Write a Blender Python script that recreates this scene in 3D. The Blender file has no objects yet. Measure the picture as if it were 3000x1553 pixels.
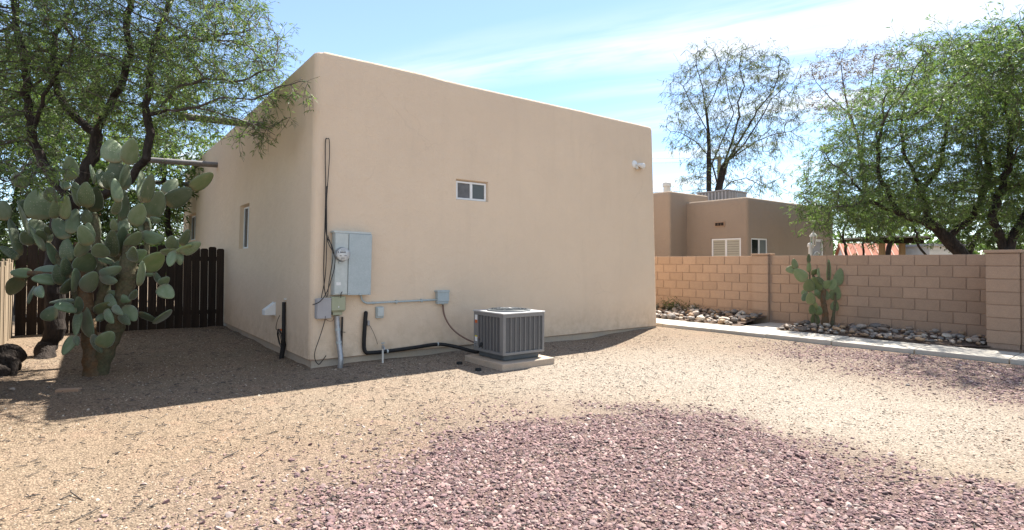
import bpy, bmesh, math, random
import numpy as np
from mathutils import Vector, Matrix
R = math.radians
rng = np.random.default_rng(7)
random.seed(7)
sc = bpy.context.scene
C0 = sc.collection

# ------------------------------------------------------------------ camera
CAM_H, FPX, PITCH, ROLL, HOR = 1.4, 1635.0, R(1.0), R(0.23), 771.0
PPY = HOR - FPX * math.tan(PITCH)          # principal row, photograph pixels (3000 x 1553)
cd = bpy.data.cameras.new('camera'); cam = bpy.data.objects.new('camera', cd); C0.objects.link(cam)
cd.sensor_width = 36.0; cd.lens = FPX / 3000 * 36.0
cd.shift_y = -(776.5 - PPY) / 3000
cd.clip_start = 0.05; cd.clip_end = 3000
CAMROT = Matrix.Rotation(math.pi / 2 + PITCH, 3, 'X') @ Matrix.Rotation(ROLL, 3, 'Z')
cam.matrix_world = Matrix.Translation((0, 0, CAM_H)) @ CAMROT.to_4x4()
sc.camera = cam

# ------------------------------------------------------------------ light
SUN_V = Vector((1.45, 2.44, 4.12)).normalized()
SUN_EL = math.asin(SUN_V.z); SUN_AZ = math.atan2(SUN_V.x, SUN_V.y)
sl = bpy.data.lights.new('sun', 'SUN'); so = bpy.data.objects.new('sun', sl); C0.objects.link(so)
sl.energy = 4.4; sl.angle = R(0.53); sl.color = (1.0, 0.95, 0.87)
so.rotation_euler = SUN_V.to_track_quat('Z', 'Y').to_euler()
W = bpy.data.worlds.new('World'); sc.world = W; W.use_nodes = True
def build_world():
    nt = W.node_tree; N = nt.nodes; L = nt.links; N.clear()
    def n(t, **k):
        x = N.new(t)
        for a, b in k.items(): setattr(x, a, b)
        return x
    sky = n('ShaderNodeTexSky', sky_type='NISHITA', sun_disc=False)
    sky.sun_elevation = SUN_EL; sky.sun_rotation = SUN_AZ
    sky.altitude = 700; sky.air_density = 1.0; sky.dust_density = 0.05; sky.ozone_density = 3.0
    bg = n('ShaderNodeBackground'); bg.inputs[1].default_value = 0.078
    out = n('ShaderNodeOutputWorld')
    tc = n('ShaderNodeTexCoord'); sx = n('ShaderNodeSeparateXYZ'); L.new(tc.outputs['Generated'], sx.inputs[0])
    mz = n('ShaderNodeMath', operation='MAXIMUM'); L.new(sx.outputs[2], mz.inputs[0]); mz.inputs[1].default_value = 0.05
    def div(s):
        d = n('ShaderNodeMath', operation='DIVIDE'); L.new(s, d.inputs[0]); L.new(mz.outputs[0], d.inputs[1]); return d.outputs[0]
    cb = n('ShaderNodeCombineXYZ'); L.new(div(sx.outputs[0]), cb.inputs[0]); L.new(div(sx.outputs[1]), cb.inputs[1])
    rot = n('ShaderNodeVectorRotate', rotation_type='Z_AXIS'); L.new(cb.outputs[0], rot.inputs['Vector']); rot.inputs['Angle'].default_value = R(27)
    def noise(scale, loc, det, rough, dist=0.0):
        m = n('ShaderNodeMapping'); L.new(rot.outputs[0], m.inputs[0]); m.inputs['Scale'].default_value = scale; m.inputs['Location'].default_value = loc
        t = n('ShaderNodeTexNoise'); L.new(m.outputs[0], t.inputs['Vector']); t.inputs['Scale'].default_value = 1.0
        t.inputs['Detail'].default_value = det; t.inputs['Roughness'].default_value = rough; t.inputs['Distortion'].default_value = dist
        return t.outputs[0]
    def ramp(s, a, b):
        r = n('ShaderNodeMapRange', interpolation_type='SMOOTHSTEP'); L.new(s, r.inputs[0]); r.inputs[1].default_value = a; r.inputs[2].default_value = b; return r.outputs[0]
    def mul(a, b):
        d = n('ShaderNodeMath', operation='MULTIPLY'); L.new(a, d.inputs[0])
        if isinstance(b, float): d.inputs[1].default_value = b
        else: L.new(b, d.inputs[1])
        return d.outputs[0]
    big = ramp(noise((0.16, 0.75, 1), (CLOUD_X, CLOUD_Y, 0), 3, 0.5, 0.2), 0.44, 0.64)
    fine = ramp(noise((0.55, 2.6, 1), (3.1, 0.7, 0), 7, 0.6, 0.5), 0.30, 0.66)
    veil = ramp(noise((0.10, 0.28, 1), (9.3, 5.2, 0), 2, 0.5), 0.38, 0.75)
    ad = n('ShaderNodeMath', operation='ADD', use_clamp=True); L.new(mul(mul(big, fine), 1.0), ad.inputs[0]); L.new(mul(veil, 0.12), ad.inputs[1])
    mx = n('ShaderNodeMix', data_type='RGBA'); L.new(ad.outputs[0], mx.inputs[0]); L.new(sky.outputs[0], mx.inputs[6])
    mx.inputs[7].default_value = (4.7, 4.95, 5.15, 1)
    L.new(mx.outputs[2], bg.inputs[0]); L.new(bg.outputs[0], out.inputs[0])
CLOUD_X, CLOUD_Y = 1.2, 0.35
build_world()
sc.view_settings.view_transform = 'Standard'; sc.view_settings.look = 'None'
sc.view_settings.exposure = 1.75; sc.view_settings.gamma = 1.0; sc.view_settings.use_curve_mapping = False
sc.cycles.max_bounces = 8; sc.cycles.transparent_max_bounces = 8

# ------------------------------------------------------------------ pixel geometry helpers
def ray(sx, sy):
    return CAMROT @ Vector(((sx - 1500) / FPX, -(sy - PPY) / FPX, -1.0))
def px(sx, sy, d):
    """point seen at photograph pixel (sx, sy), d metres in front of the camera"""
    r = ray(sx, sy); r = r * (d / r.y); return Vector((r.x, r.y, r.z + CAM_H))
def gp(sx, sy, z=0.0):
    r = ray(sx, sy); k = (z - CAM_H) / r.z; return Vector((r.x * k, r.y * k, z))
def plane_hit(sx, sy, p, nrm):
    r = ray(sx, sy); o = Vector((0, 0, CAM_H)); k = (p - o).dot(nrm) / r.dot(nrm); return o + r * k
UP = Vector((0, 0, 1))
FR = Vector((0.7965, 0.6046, 0)).normalized()      # along the front of the house, to the right
LE = Vector((-0.6046, 0.7965, 0)).normalized()     # away along its left face
HC = Vector((-2.605, 7.22, 0))                     # the near corner
HU, HT, HZ, WEEP, BAT = 7.05, 12.7, 4.22, 0.135, 0.016
def bat(z): return BAT * max(0.0, z - 0.135)
def hp(u, t, z): return HC + FR * u + LE * t + UP * z
FN = (-LE + UP * BAT).normalized()
def fw(sx, sy):
    """photograph pixel to (u, z) on the battered front of the house"""
    p = plane_hit(sx, sy, hp(0, bat(1.0), 1.0), FN) - HC; return p.dot(FR), p.z
LN = (-FR + UP * BAT).normalized()
def lw(sx, sy):
    p = plane_hit(sx, sy, hp(bat(1.0), 0, 1.0), LN) - HC; return p.dot(LE), p.z
def fp(u, z, out=0.0): return hp(u, bat(z) - out, z)       # on the front, out metres proud
def lp(t, z, out=0.0): return hp(bat(z) - out, t, z)
AW = Vector((-0.6367, 0.7711, 0)).normalized()     # block wall: along, away from the camera
QW = Vector((-0.7711, -0.6367, 0)).normalized()    # from the wall towards the house
P0 = Vector((7.64, 9.95, 0))
def wp(t, q, z): return P0 + AW * t + QW * q + UP * z
WALL_Z = 0.165

def sst(x, a, b):
    t = np.clip((np.asarray(x, float) - a) / (b - a), 0, 1); return t * t * (3 - 2 * t)
def vnoise(x, y, s, seed=0):
    x = np.asarray(x, float) * s + seed * 17.3; y = np.asarray(y, float) * s + seed * 9.1
    return (np.sin(x * 1.7 + 1.3 * np.sin(y * 1.1)) + np.sin(y * 2.1 + 1.7 * np.sin(x * 0.9 + 2)) + np.sin((x + y) * 1.3 + 4 * np.sin(x * .37 - y * .29))) / 3
def gz(x, y):
    x = np.asarray(x, float); y = np.asarray(y, float)
    q = (x - P0.x) * QW.x + (y - P0.y) * QW.y
    z = 0.06 * sst(-q, -5.0, -2.3) + 0.03 * sst(-q, -1.5, -0.6)
    u = (x - HC.x) * FR.x + (y - HC.y) * FR.y; t = (x - HC.x) * LE.x + (y - HC.y) * LE.y
    z = z + 0.07 * sst(t, 0.5, 6.0) * sst(-u, -0.5, 1.0)
    z = z + 0.03 * sst(-u, 1.7, 3.3) * sst(t, -1.0, 2.0)
    lump = (0.5 + 0.5 * vnoise(u, t, 2.1, 7)) * 0.7 + (0.5 + 0.5 * vnoise(u, t, 5.3, 8)) * 0.3
    z = z + 0.055 * lump * (sst(t, -0.55, -0.02) * sst(u, -0.4, 0.0) * sst(-u, -HU - .4, -HU) + sst(u, -0.5, -0.02) * sst(t, -.4, 0.1) * (u < 0.3)).clip(0, 1) * sst(-t, -13, -12)
    near = np.exp(-((x) ** 2 + (y - 6) ** 2) / 200)
    z = z + near * (0.012 * vnoise(x, y, 0.8, 1) + 0.006 * vnoise(x, y, 2.7, 2))
    return z
def gzf(x, y): return float(gz(x, y))

# ------------------------------------------------------------------ materials
def nodes(name):
    m = bpy.data.materials.new(name); m.use_nodes = True; nt = m.node_tree
    return m, nt, nt.nodes['Principled BSDF']
def setspec(b, v): b.inputs['Specular IOR Level'].default_value = v
def lin(r, g, b):
    f = lambda c: (c / 12.92 if c <= 0.04045 else ((c + 0.055) / 1.055) ** 2.4)
    return tuple(f(c / 255) for c in (r, g, b))
def M(name, a, b=None, scale=3.0, rough=0.8, bump=None, spec=0.25, stretch=(1, 1, 1), fine=0.12, fscale=60.0, metal=0.0, rnd=0.0, coords='Object', detail=5.0, contrast=(0.3, 0.7)):
    """two-tone noise colour, fine speckle, optional per-object brightness and bump=(scale, distance)"""
    m, nt, bs = nodes(name); N, L = nt.nodes, nt.links
    b = b or tuple(c * 0.85 for c in a)
    tc = N.new('ShaderNodeTexCoord'); mp = N.new('ShaderNodeMapping'); mp.inputs['Scale'].default_value = stretch
    L.new(tc.outputs[coords], mp.inputs[0])
    n1 = N.new('ShaderNodeTexNoise'); n1.inputs['Scale'].default_value = scale; n1.inputs['Detail'].default_value = detail; n1.inputs['Roughness'].default_value = 0.6
    L.new(mp.outputs[0], n1.inputs['Vector'])
    mr = N.new('ShaderNodeMapRange'); mr.inputs[1].default_value, mr.inputs[2].default_value = contrast; L.new(n1.outputs[0], mr.inputs[0])
    mx = N.new('ShaderNodeMix'); mx.data_type = 'RGBA'; mx.inputs[6].default_value = (*a, 1); mx.inputs[7].default_value = (*b, 1); L.new(mr.outputs[0], mx.inputs[0])
    n2 = N.new('ShaderNodeTexNoise'); n2.inputs['Scale'].default_value = fscale; n2.inputs['Detail'].default_value = 3; L.new(mp.outputs[0], n2.inputs['Vector'])
    m2 = N.new('ShaderNodeMapRange'); L.new(n2.outputs[0], m2.inputs[0]); m2.inputs[1].default_value = 0.25; m2.inputs[2].default_value = 0.75
    m2.inputs[3].default_value = 1 - fine; m2.inputs[4].default_value = 1 + fine
    hs = N.new('ShaderNodeHueSaturation'); L.new(mx.outputs[2], hs.inputs['Color'])
    val = m2.outputs[0]
    if rnd:
        oi = N.new('ShaderNodeObjectInfo'); m3 = N.new('ShaderNodeMapRange'); L.new(oi.outputs['Random'], m3.inputs[0]); m3.inputs[3].default_value = 1 - rnd; m3.inputs[4].default_value = 1 + rnd
        mm = N.new('ShaderNodeMath'); mm.operation = 'MULTIPLY'; L.new(val, mm.inputs[0]); L.new(m3.outputs[0], mm.inputs[1]); val = mm.outputs[0]
    L.new(val, hs.inputs['Value'])
    L.new(hs.outputs[0], bs.inputs['Base Color'])
    bs.inputs['Roughness'].default_value = rough; bs.inputs['Metallic'].default_value = metal; setspec(bs, spec)
    if bump:
        nb = N.new('ShaderNodeTexNoise'); nb.inputs['Scale'].default_value = bump[0]; nb.inputs['Detail'].default_value = 4; L.new(mp.outputs[0], nb.inputs['Vector'])
        bp = N.new('ShaderNodeBump'); bp.inputs['Distance'].default_value = bump[1]; bp.inputs['Strength'].default_value = 0.8; L.new(nb.outputs[0], bp.inputs['Height']); L.new(bp.outputs[0], bs.inputs['Normal'])
    return m
def leaf_mat(name, c1, c2, c3, trans=0.35):
    m, nt, bs = nodes(name); N, L = nt.nodes, nt.links
    at = N.new('ShaderNodeAttribute'); at.attribute_name = 'rnd'
    cr = N.new('ShaderNodeValToRGB'); e = cr.color_ramp.elements
    e[0].color = (*c1, 1); e[1].color = (*c3, 1); k = cr.color_ramp.elements.new(0.55); k.color = (*c2, 1)
    L.new(at.outputs['Fac'], cr.inputs[0]); L.new(cr.outputs[0], bs.inputs['Base Color']); bs.inputs['Roughness'].default_value = 0.55; setspec(bs, 0.3)
    tr = N.new('ShaderNodeBsdfTranslucent'); mixc = N.new('ShaderNodeMix'); mixc.data_type = 'RGBA'; mixc.blend_type = 'MULTIPLY'; mixc.inputs[0].default_value = 1
    L.new(cr.outputs[0], mixc.inputs[6]); mixc.inputs[7].default_value = (1.5, 1.7, 0.9, 1); L.new(mixc.outputs[2], tr.inputs[0])
    ms = N.new('ShaderNodeMixShader'); ms.inputs[0].default_value = trans; L.new(bs.outputs[0], ms.inputs[1]); L.new(tr.outputs[0], ms.inputs[2])
    L.new(ms.outputs[0], nt.nodes['Material Output'].inputs[0])
    return m
MAT = {}
def stucco_mat(name, a, b, crack=0.16, top=4.2):
    m, nt, bs = nodes(name); N, L = nt.nodes, nt.links; ge = N.new('ShaderNodeNewGeometry'); P = ge.outputs['Position']
    def noise(s, st=(1, 1, 1), d=5, r=.6):
        mp = N.new('ShaderNodeMapping'); mp.inputs['Scale'].default_value = st; L.new(P, mp.inputs[0]); t = N.new('ShaderNodeTexNoise'); t.inputs['Scale'].default_value = s; t.inputs['Detail'].default_value = d; t.inputs['Roughness'].default_value = r; L.new(mp.outputs[0], t.inputs['Vector']); return t.outputs[0]
    def rmp(s, a_, b_, c=0.0, d=1.0):
        r = N.new('ShaderNodeMapRange'); r.inputs[1].default_value = a_; r.inputs[2].default_value = b_; r.inputs[3].default_value = c; r.inputs[4].default_value = d; L.new(s, r.inputs[0]); return r.outputs[0]
    def mul(x, y):
        k = N.new('ShaderNodeMath'); k.operation = 'MULTIPLY'; L.new(x, k.inputs[0])
        if isinstance(y, float): k.inputs[1].default_value = y
        else: L.new(y, k.inputs[1])
        return k.outputs[0]
    def mix(f, x, y):
        k = N.new('ShaderNodeMix'); k.data_type = 'RGBA'; L.new(f, k.inputs[0])
        for i, v in ((6, x), (7, y)):
            if isinstance(v, tuple): k.inputs[i].default_value = (*v, 1)
            else: L.new(v, k.inputs[i])
        return k.outputs[2]
    sz = N.new('ShaderNodeSeparateXYZ'); L.new(P, sz.inputs[0]); Z = sz.outputs[2]
    c = mix(rmp(noise(.7, d=6, r=.65), .32, .68), a, b)
    c = mix(mul(rmp(noise(2.6, d=6, r=.7),   .50, .72), .22), c, tuple(v * .90 for v in a))
    c = mix(mul(rmp(noise(5.0, (1, 1, .10), 4), .52, .75), .22), c, tuple(v * .88 for v in b))                     # faint rain streaks
    dirt = mul(rmp(Z, .12, .75, 1.0, 0.0), rmp(noise(6, d=6, r=.7), .40, .66)); c = mix(mul(dirt, .55), c, (a[0] * .62, a[1] * .58, a[2] * .52))   # splashed soil
    vo = N.new('ShaderNodeTexVoronoi'); vo.feature = 'DISTANCE_TO_EDGE'; vo.inputs['Scale'].default_value = .75
    wv = N.new('ShaderNodeVectorMath'); wv.operation = 'ADD'; nv = N.new('ShaderNodeTexNoise'); nv.inputs['Scale'].default_value = 3.0; nv.inputs['Detail'].default_value = 6; L.new(P, nv.inputs['Vector'])
    sc3 = N.new('ShaderNodeVectorMath'); sc3.operation = 'SCALE'; sc3.inputs['Scale'].default_value = .35; L.new(nv.outputs['Color'], sc3.inputs[0]); L.new(P, wv.inputs[0]); L.new(sc3.outputs[0], wv.inputs[1]); L.new(wv.outputs[0], vo.inputs['Vector'])
    ck = mul(rmp(vo.outputs['Distance'], .002, .009, 1, 0), rmp(noise(.9, d=2), .50, .62)); c = mix(mul(ck, crack), c, tuple(v * .72 for v in b))
    L.new(c, bs.inputs['Base Color']); bs.inputs['Roughness'].default_value = .93; setspec(bs, .12)
    b1 = N.new('ShaderNodeBump'); b1.inputs['Distance'].default_value = .006; b1.inputs['Strength'].default_value = .8; L.new(noise(70, d=4), b1.inputs['Height'])
    b2 = N.new('ShaderNodeBump'); b2.inputs['Distance'].default_value = .035; b2.inputs['Strength'].default_value = .55; L.new(noise(4.5, (1, 1, 1), 5, .6), b2.inputs['Height']); L.new(b1.outputs[0], b2.inputs['Normal']); L.new(b2.outputs[0], bs.inputs['Normal'])
    return m
MAT['stucco'] = stucco_mat('tan stucco', (0.690, 0.548, 0.402), (0.645, 0.512, 0.378))
MAT['stucco_n'] = stucco_mat('brown stucco', (0.345, 0.268, 0.200), (0.305, 0.242, 0.186), crack=.2)
MAT['found'] = M('painted footing', (0.46, 0.375, 0.28), (0.36, 0.32, 0.27), scale=2.5, rough=0.9, bump=(40, 0.004), fine=0.1)
MAT['concrete'] = M('concrete', (0.47, 0.43, 0.37), (0.40, 0.365, 0.31), scale=1.6, rough=0.9, bump=(90, 0.002), fine=0.07, fscale=30, coords='Object', rnd=0.04)
MAT['padc'] = M('tan concrete', (0.46, 0.36, 0.27), (0.38, 0.31, 0.24), scale=4, rough=0.9, bump=(60, 0.003), fine=0.1)
MAT['block'] = M('block', (0.400, 0.274, 0.188), (0.352, 0.242, 0.170), scale=7, rough=0.95, bump=(120, 0.004), fine=0.14, fscale=90, rnd=0.07, spec=0.1)
MAT['mortar'] = M('mortar', (0.33, 0.225, 0.16), (0.37, 0.26, 0.19), scale=8, rough=0.95, fine=0.15)
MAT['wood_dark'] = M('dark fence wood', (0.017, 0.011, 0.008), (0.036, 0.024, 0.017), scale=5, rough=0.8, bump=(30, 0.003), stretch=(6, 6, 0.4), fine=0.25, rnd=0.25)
MAT['wood_grey'] = M('weathered grey wood', (0.36, 0.28, 0.19), (0.19, 0.15, 0.11), scale=4, rough=0.9, bump=(25, 0.004), stretch=(8, 8, 0.35), fine=0.25, rnd=0.2)
MAT['wood_tan'] = M('tan wood', (0.33, 0.22, 0.11), (0.25, 0.16, 0.08), scale=4, rough=0.85, stretch=(6, 6, 0.4), fine=0.15, rnd=0.12)
MAT['viga'] = M('grey weathered pole', (0.24, 0.225, 0.215), (0.15, 0.14, 0.135), scale=4, rough=0.55, stretch=(1, 1, 1), fine=0.15, bump=(40, 0.002))
MAT['white'] = M('white paint', (0.78, 0.78, 0.76), (0.70, 0.70, 0.68), scale=5, rough=0.5, fine=0.03)
MAT['offwhite'] = M('off white paint', (0.66, 0.64, 0.58), (0.58, 0.56, 0.5), scale=6, rough=0.5, fine=0.04)
MAT['galv'] = M('grey painted steel', (0.43, 0.47, 0.45), (0.49, 0.52, 0.50), scale=7, rough=0.5, metal=0.15, fine=0.06, fscale=25)
MAT['galv2'] = M('blue grey steel', (0.36, 0.415, 0.42), (0.41, 0.46, 0.465), scale=9, rough=0.5, metal=0.15, fine=0.08)
MAT['boxgrey'] = M('grey plastic', (0.33, 0.32, 0.32), (0.37, 0.36, 0.36), scale=6, rough=0.6, fine=0.03)
MAT['boxgreen'] = M('sage plastic', (0.31, 0.33, 0.22), (0.36, 0.37, 0.26), scale=6, rough=0.55, fine=0.03)
MAT['conduit'] = M('galvanised conduit', (0.42, 0.43, 0.44), (0.30, 0.31, 0.32), scale=10, rough=0.42, metal=0.6, fine=0.1)
MAT['black'] = M('black rubber', (0.012, 0.012, 0.013), (0.022, 0.021, 0.020), scale=12, rough=0.6, fine=0.1)
MAT['cable'] = M('black cable', (0.02, 0.018, 0.018), (0.035, 0.03, 0.028), scale=12, rough=0.5, fine=0.1)
MAT['whip'] = M('brown flex', (0.20, 0.12, 0.09), (0.15, 0.09, 0.07), scale=20, rough=0.55, fine=0.1)
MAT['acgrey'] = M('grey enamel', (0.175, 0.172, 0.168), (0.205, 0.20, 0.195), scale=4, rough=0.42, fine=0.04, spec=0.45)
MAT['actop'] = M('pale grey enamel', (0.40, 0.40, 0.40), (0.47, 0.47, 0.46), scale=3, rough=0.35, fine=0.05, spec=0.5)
MAT['acbase'] = M('dark grey base', (0.085, 0.095, 0.10), (0.11, 0.12, 0.125), scale=6, rough=0.5, fine=0.06)
MAT['bark'] = M('dark bark', (0.018, 0.014, 0.012), (0.055, 0.043, 0.036), scale=7, rough=0.95, bump=(22, 0.03), stretch=(2, 2, 0.6), fine=0.3, fscale=25)
MAT['twig'] = M('grey twig', (0.058, 0.048, 0.042), (0.105, 0.09, 0.08), scale=3, rough=0.9, fine=0.2)
MAT['twig_dark'] = M('dark twig', (0.045, 0.037, 0.034), (0.08, 0.066, 0.06), scale=3, rough=0.9, fine=0.2)
MAT['cut'] = M('cut wood', (0.17, 0.10, 0.05), (0.07, 0.045, 0.03), scale=14, rough=0.9, fine=0.2)
MAT['leaf'] = leaf_mat('mesquite leaf', (0.060, 0.094, 0.036), (0.102, 0.146, 0.054), (0.165, 0.20, 0.082), 0.42)
MAT['leaf_r'] = leaf_mat('bright mesquite leaf', (0.058, 0.098, 0.034), (0.102, 0.148, 0.054), (0.17, 0.215, 0.088), 0.40)
MAT['leaf_d'] = leaf_mat('dark leaf', (0.03, 0.05, 0.018), (0.06, 0.09, 0.03), (0.11, 0.145, 0.05), 0.38)
MAT['leaf_w'] = leaf_mat('sparse leaf', (0.06, 0.075, 0.035), (0.10, 0.12, 0.06), (0.16, 0.17, 0.09), 0.3)
MAT['leaf_p'] = leaf_mat('pinkish seed leaf', (0.11, 0.07, 0.055), (0.17, 0.11, 0.095), (0.16, 0.15, 0.10), 0.25)
MAT['stem'] = M('corky cactus stem', (0.15, 0.075, 0.032), (0.10, 0.085, 0.055), scale=9, rough=0.9, bump=(28, 0.02), fine=0.3, fscale=40)
MAT['stem2'] = M('mottled cactus stem', (0.12, 0.088, 0.052), (0.085, 0.092, 0.05), scale=8, rough=0.9, bump=(28, 0.02), fine=0.3, fscale=40)
MAT['bedsoil'] = M('bed soil', (0.14, 0.095, 0.07), (0.09, 0.065, 0.05), scale=14, rough=1, bump=(30, 0.03), fine=0.3, coords='Object')
MAT['red'] = M('red metal roof', (0.36, 0.165, 0.115), (0.33, 0.155, 0.115), scale=3, rough=0.95, fine=0.05, spec=0.02)
MAT['rib'] = M('pale red rib', (0.52, 0.34, 0.27), (0.46, 0.29, 0.23), scale=3, rough=0.9, fine=0.05, spec=0.05)
MAT['rust'] = M('rusty pole', (0.25, 0.12, 0.06), (0.18, 0.1, 0.06), scale=3, rough=0.9, fine=0.1)
MAT['polewood'] = M('utility pole wood', (0.22, 0.18, 0.15), (0.15, 0.12, 0.1), scale=3, rough=0.9, stretch=(4, 4, .5), fine=0.15)
MAT['label_w'] = M('white sticker', (0.72, 0.72, 0.70), (0.66, 0.66, 0.64), scale=20, rough=0.5, fine=0.05)
MAT['label_r'] = M('orange sticker', (0.55, 0.12, 0.03), (0.45, 0.1, 0.03), scale=20, rough=0.5, fine=0.05)
MAT['label_y'] = M('yellow sticker', (0.65, 0.55, 0.06), (0.6, 0.5, 0.06), scale=20, rough=0.5, fine=0.05)
MAT['ink'] = M('grey print', (0.09, 0.09, 0.095), (0.12, 0.12, 0.12), scale=20, rough=0.6, fine=0.05)
MAT['agave'] = M('blue green agave', (0.12, 0.16, 0.12), (0.17, 0.20, 0.15), scale=6, rough=0.6, fine=0.1)
MAT['blind'] = M('cream blind', (0.46, 0.43, 0.34), (0.42, 0.40, 0.32), scale=4, rough=0.7, fine=0.03)
def glass_mat(name, tint, rough=0.03, mixf=0.75):
    m, nt, bs = nodes(name); bs.inputs['Base Color'].default_value = (*tint, 1); bs.inputs['Roughness'].default_value = rough; setspec(bs, 0.18)
    return m
MAT['glass'] = glass_mat('dark window glass', (0.012, 0.013, 0.015), 0.12)
MAT['frost'] = M('dusty window screen', (0.10, 0.10, 0.10), (0.16, 0.16, 0.16), scale=9, rough=0.5, fine=0.05)
MAT['film'] = M('grey window film', (0.10, 0.115, 0.112), (0.085, 0.098, 0.096), scale=5, rough=0.35, fine=0.03, spec=0.3)
def clear_mat():
    m, nt, bs = nodes('clear glass'); bs.inputs['Base Color'].default_value = (0.9, 0.92, 0.92, 1); bs.inputs['Roughness'].default_value = 0.03
    bs.inputs['Transmission Weight'].default_value = 0.9; bs.inputs['IOR'].default_value = 1.2
    return m
MAT['clear'] = clear_mat()
def coil_mat():
    m, nt, bs = nodes('coil fins'); N, L = nt.nodes, nt.links
    tc = N.new('ShaderNodeTexCoord'); w = N.new('ShaderNodeTexWave'); w.bands_direction = 'Z'; w.inputs['Scale'].default_value = 22; w.inputs['Distortion'].default_value = 0.3
    L.new(tc.outputs['Object'], w.inputs['Vector'])
    cr = N.new('ShaderNodeValToRGB'); cr.color_ramp.elements[0].color = (0.045, 0.045, 0.046, 1); cr.color_ramp.elements[1].color = (0.15, 0.15, 0.152, 1)
    cr.color_ramp.elements[0].position = 0.35; L.new(w.outputs[0], cr.inputs[0]); L.new(cr.outputs[0], bs.inputs['Base Color']); bs.inputs['Roughness'].default_value = 0.5
    return m
MAT['coil'] = coil_mat()
def pad_mat(name, c1, c2, dots):
    m, nt, bs = nodes(name); N, L = nt.nodes, nt.links
    tc = N.new('ShaderNodeTexCoord'); oi = N.new('ShaderNodeObjectInfo')
    n1 = N.new('ShaderNodeTexNoise'); n1.inputs['Scale'].default_value = 3.0; n1.inputs['Detail'].default_value = 6
    va = N.new('ShaderNodeVectorMath'); va.operation = 'ADD'; L.new(tc.outputs['Object'], va.inputs[0]); L.new(oi.outputs['Random'], va.inputs[1]); L.new(va.outputs[0], n1.inputs['Vector'])
    mx = N.new('ShaderNodeMix'); mx.data_type = 'RGBA'; mx.inputs[6].default_value = (*c1, 1); mx.inputs[7].default_value = (*c2, 1)
    mr = N.new('ShaderNodeMapRange'); mr.inputs[1].default_value = 0.35; mr.inputs[2].default_value = 0.68; L.new(n1.outputs[0], mr.inputs[0]); L.new(mr.outputs[0], mx.inputs[0])
    hs = N.new('ShaderNodeHueSaturation'); L.new(mx.outputs[2], hs.inputs['Color'])
    m3 = N.new('ShaderNodeMapRange'); L.new(oi.outputs['Random'], m3.inputs[0]); m3.inputs[3].default_value = 0.55; m3.inputs[4].default_value = 1.45; L.new(m3.outputs[0], hs.inputs['Value'])
    m4 = N.new('ShaderNodeMapRange'); ml = N.new('ShaderNodeMath'); ml.operation = 'FRACT'; mk_ = N.new('ShaderNodeMath'); mk_.operation = 'MULTIPLY'; L.new(oi.outputs['Random'], mk_.inputs[0]); mk_.inputs[1].default_value = 7.31
    L.new(mk_.outputs[0], ml.inputs[0]); L.new(ml.outputs[0], m4.inputs[0]); m4.inputs[3].default_value = 0.485; m4.inputs[4].default_value = 0.515; L.new(m4.outputs[0], hs.inputs['Hue'])
    vo = N.new('ShaderNodeTexVoronoi'); vo.inputs['Scale'].default_value = dots; vo.inputs['Randomness'].default_value = 0.35; L.new(tc.outputs['Object'], vo.inputs['Vector'])
    dr = N.new('ShaderNodeMapRange'); dr.inputs[1].default_value = 0.10; dr.inputs[2].default_value = 0.20; dr.inputs[3].default_value = 0.55; dr.inputs[4].default_value = 0.0; L.new(vo.outputs['Distance'], dr.inputs[0])
    m5 = N.new('ShaderNodeMix'); m5.data_type = 'RGBA'; L.new(dr.outputs[0], m5.inputs[0]); L.new(hs.outputs[0], m5.inputs[6]); m5.inputs[7].default_value = (0.36, 0.34, 0.24, 1)
    # corky scars at the base of the pad, pale dust
    n3 = N.new('ShaderNodeTexNoise'); n3.inputs['Scale'].default_value = 9; n3.inputs['Detail'].default_value = 5; L.new(va.outputs[0], n3.inputs['Vector'])
    sr = N.new('ShaderNodeMapRange'); sr.inputs[1].default_value = 0.62; sr.inputs[2].default_value = 0.80; L.new(n3.outputs[0], sr.inputs[0])
    m6 = N.new('ShaderNodeMix'); m6.data_type = 'RGBA'; sm_ = N.new('ShaderNodeMath'); sm_.operation = 'MULTIPLY'; sm_.inputs[1].default_value = 0.5; L.new(sr.outputs[0], sm_.inputs[0]); L.new(sm_.outputs[0], m6.inputs[0])
    L.new(m5.outputs[2], m6.inputs[6]); m6.inputs[7].default_value = (0.30, 0.27, 0.18, 1)
    sz = N.new('ShaderNodeSeparateXYZ'); L.new(tc.outputs['Object'], sz.inputs[0]); za = N.new('ShaderNodeMath'); za.operation = 'ADD'; L.new(sz.outputs[2], za.inputs[0])
    nz = N.new('ShaderNodeMapRange'); L.new(n3.outputs[0], nz.inputs[0]); nz.inputs[3].default_value = -.16; nz.inputs[4].default_value = .16; L.new(nz.outputs[0], za.inputs[1])
    zr = N.new('ShaderNodeMapRange'); zr.inputs[1].default_value = .02; zr.inputs[2].default_value = .20; zr.inputs[3].default_value = .75; zr.inputs[4].default_value = 0; L.new(za.outputs[0], zr.inputs[0])
    m7 = N.new('ShaderNodeMix'); m7.data_type = 'RGBA'; L.new(zr.outputs[0], m7.inputs[0]); L.new(m6.outputs[2], m7.inputs[6]); m7.inputs[7].default_value = (0.19, 0.145, 0.07, 1)
    L.new(m7.outputs[2], bs.inputs['Base Color']); bs.inputs['Roughness'].default_value = 0.5; setspec(bs, 0.35); bs.inputs['Sheen Weight'].default_value = 0.25; bs.inputs['Sheen Roughness'].default_value = 0.4
    bp = N.new('ShaderNodeBump'); bp.inputs['Distance'].default_value = 0.01; bp.inputs['Strength'].default_value = 0.5
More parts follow.
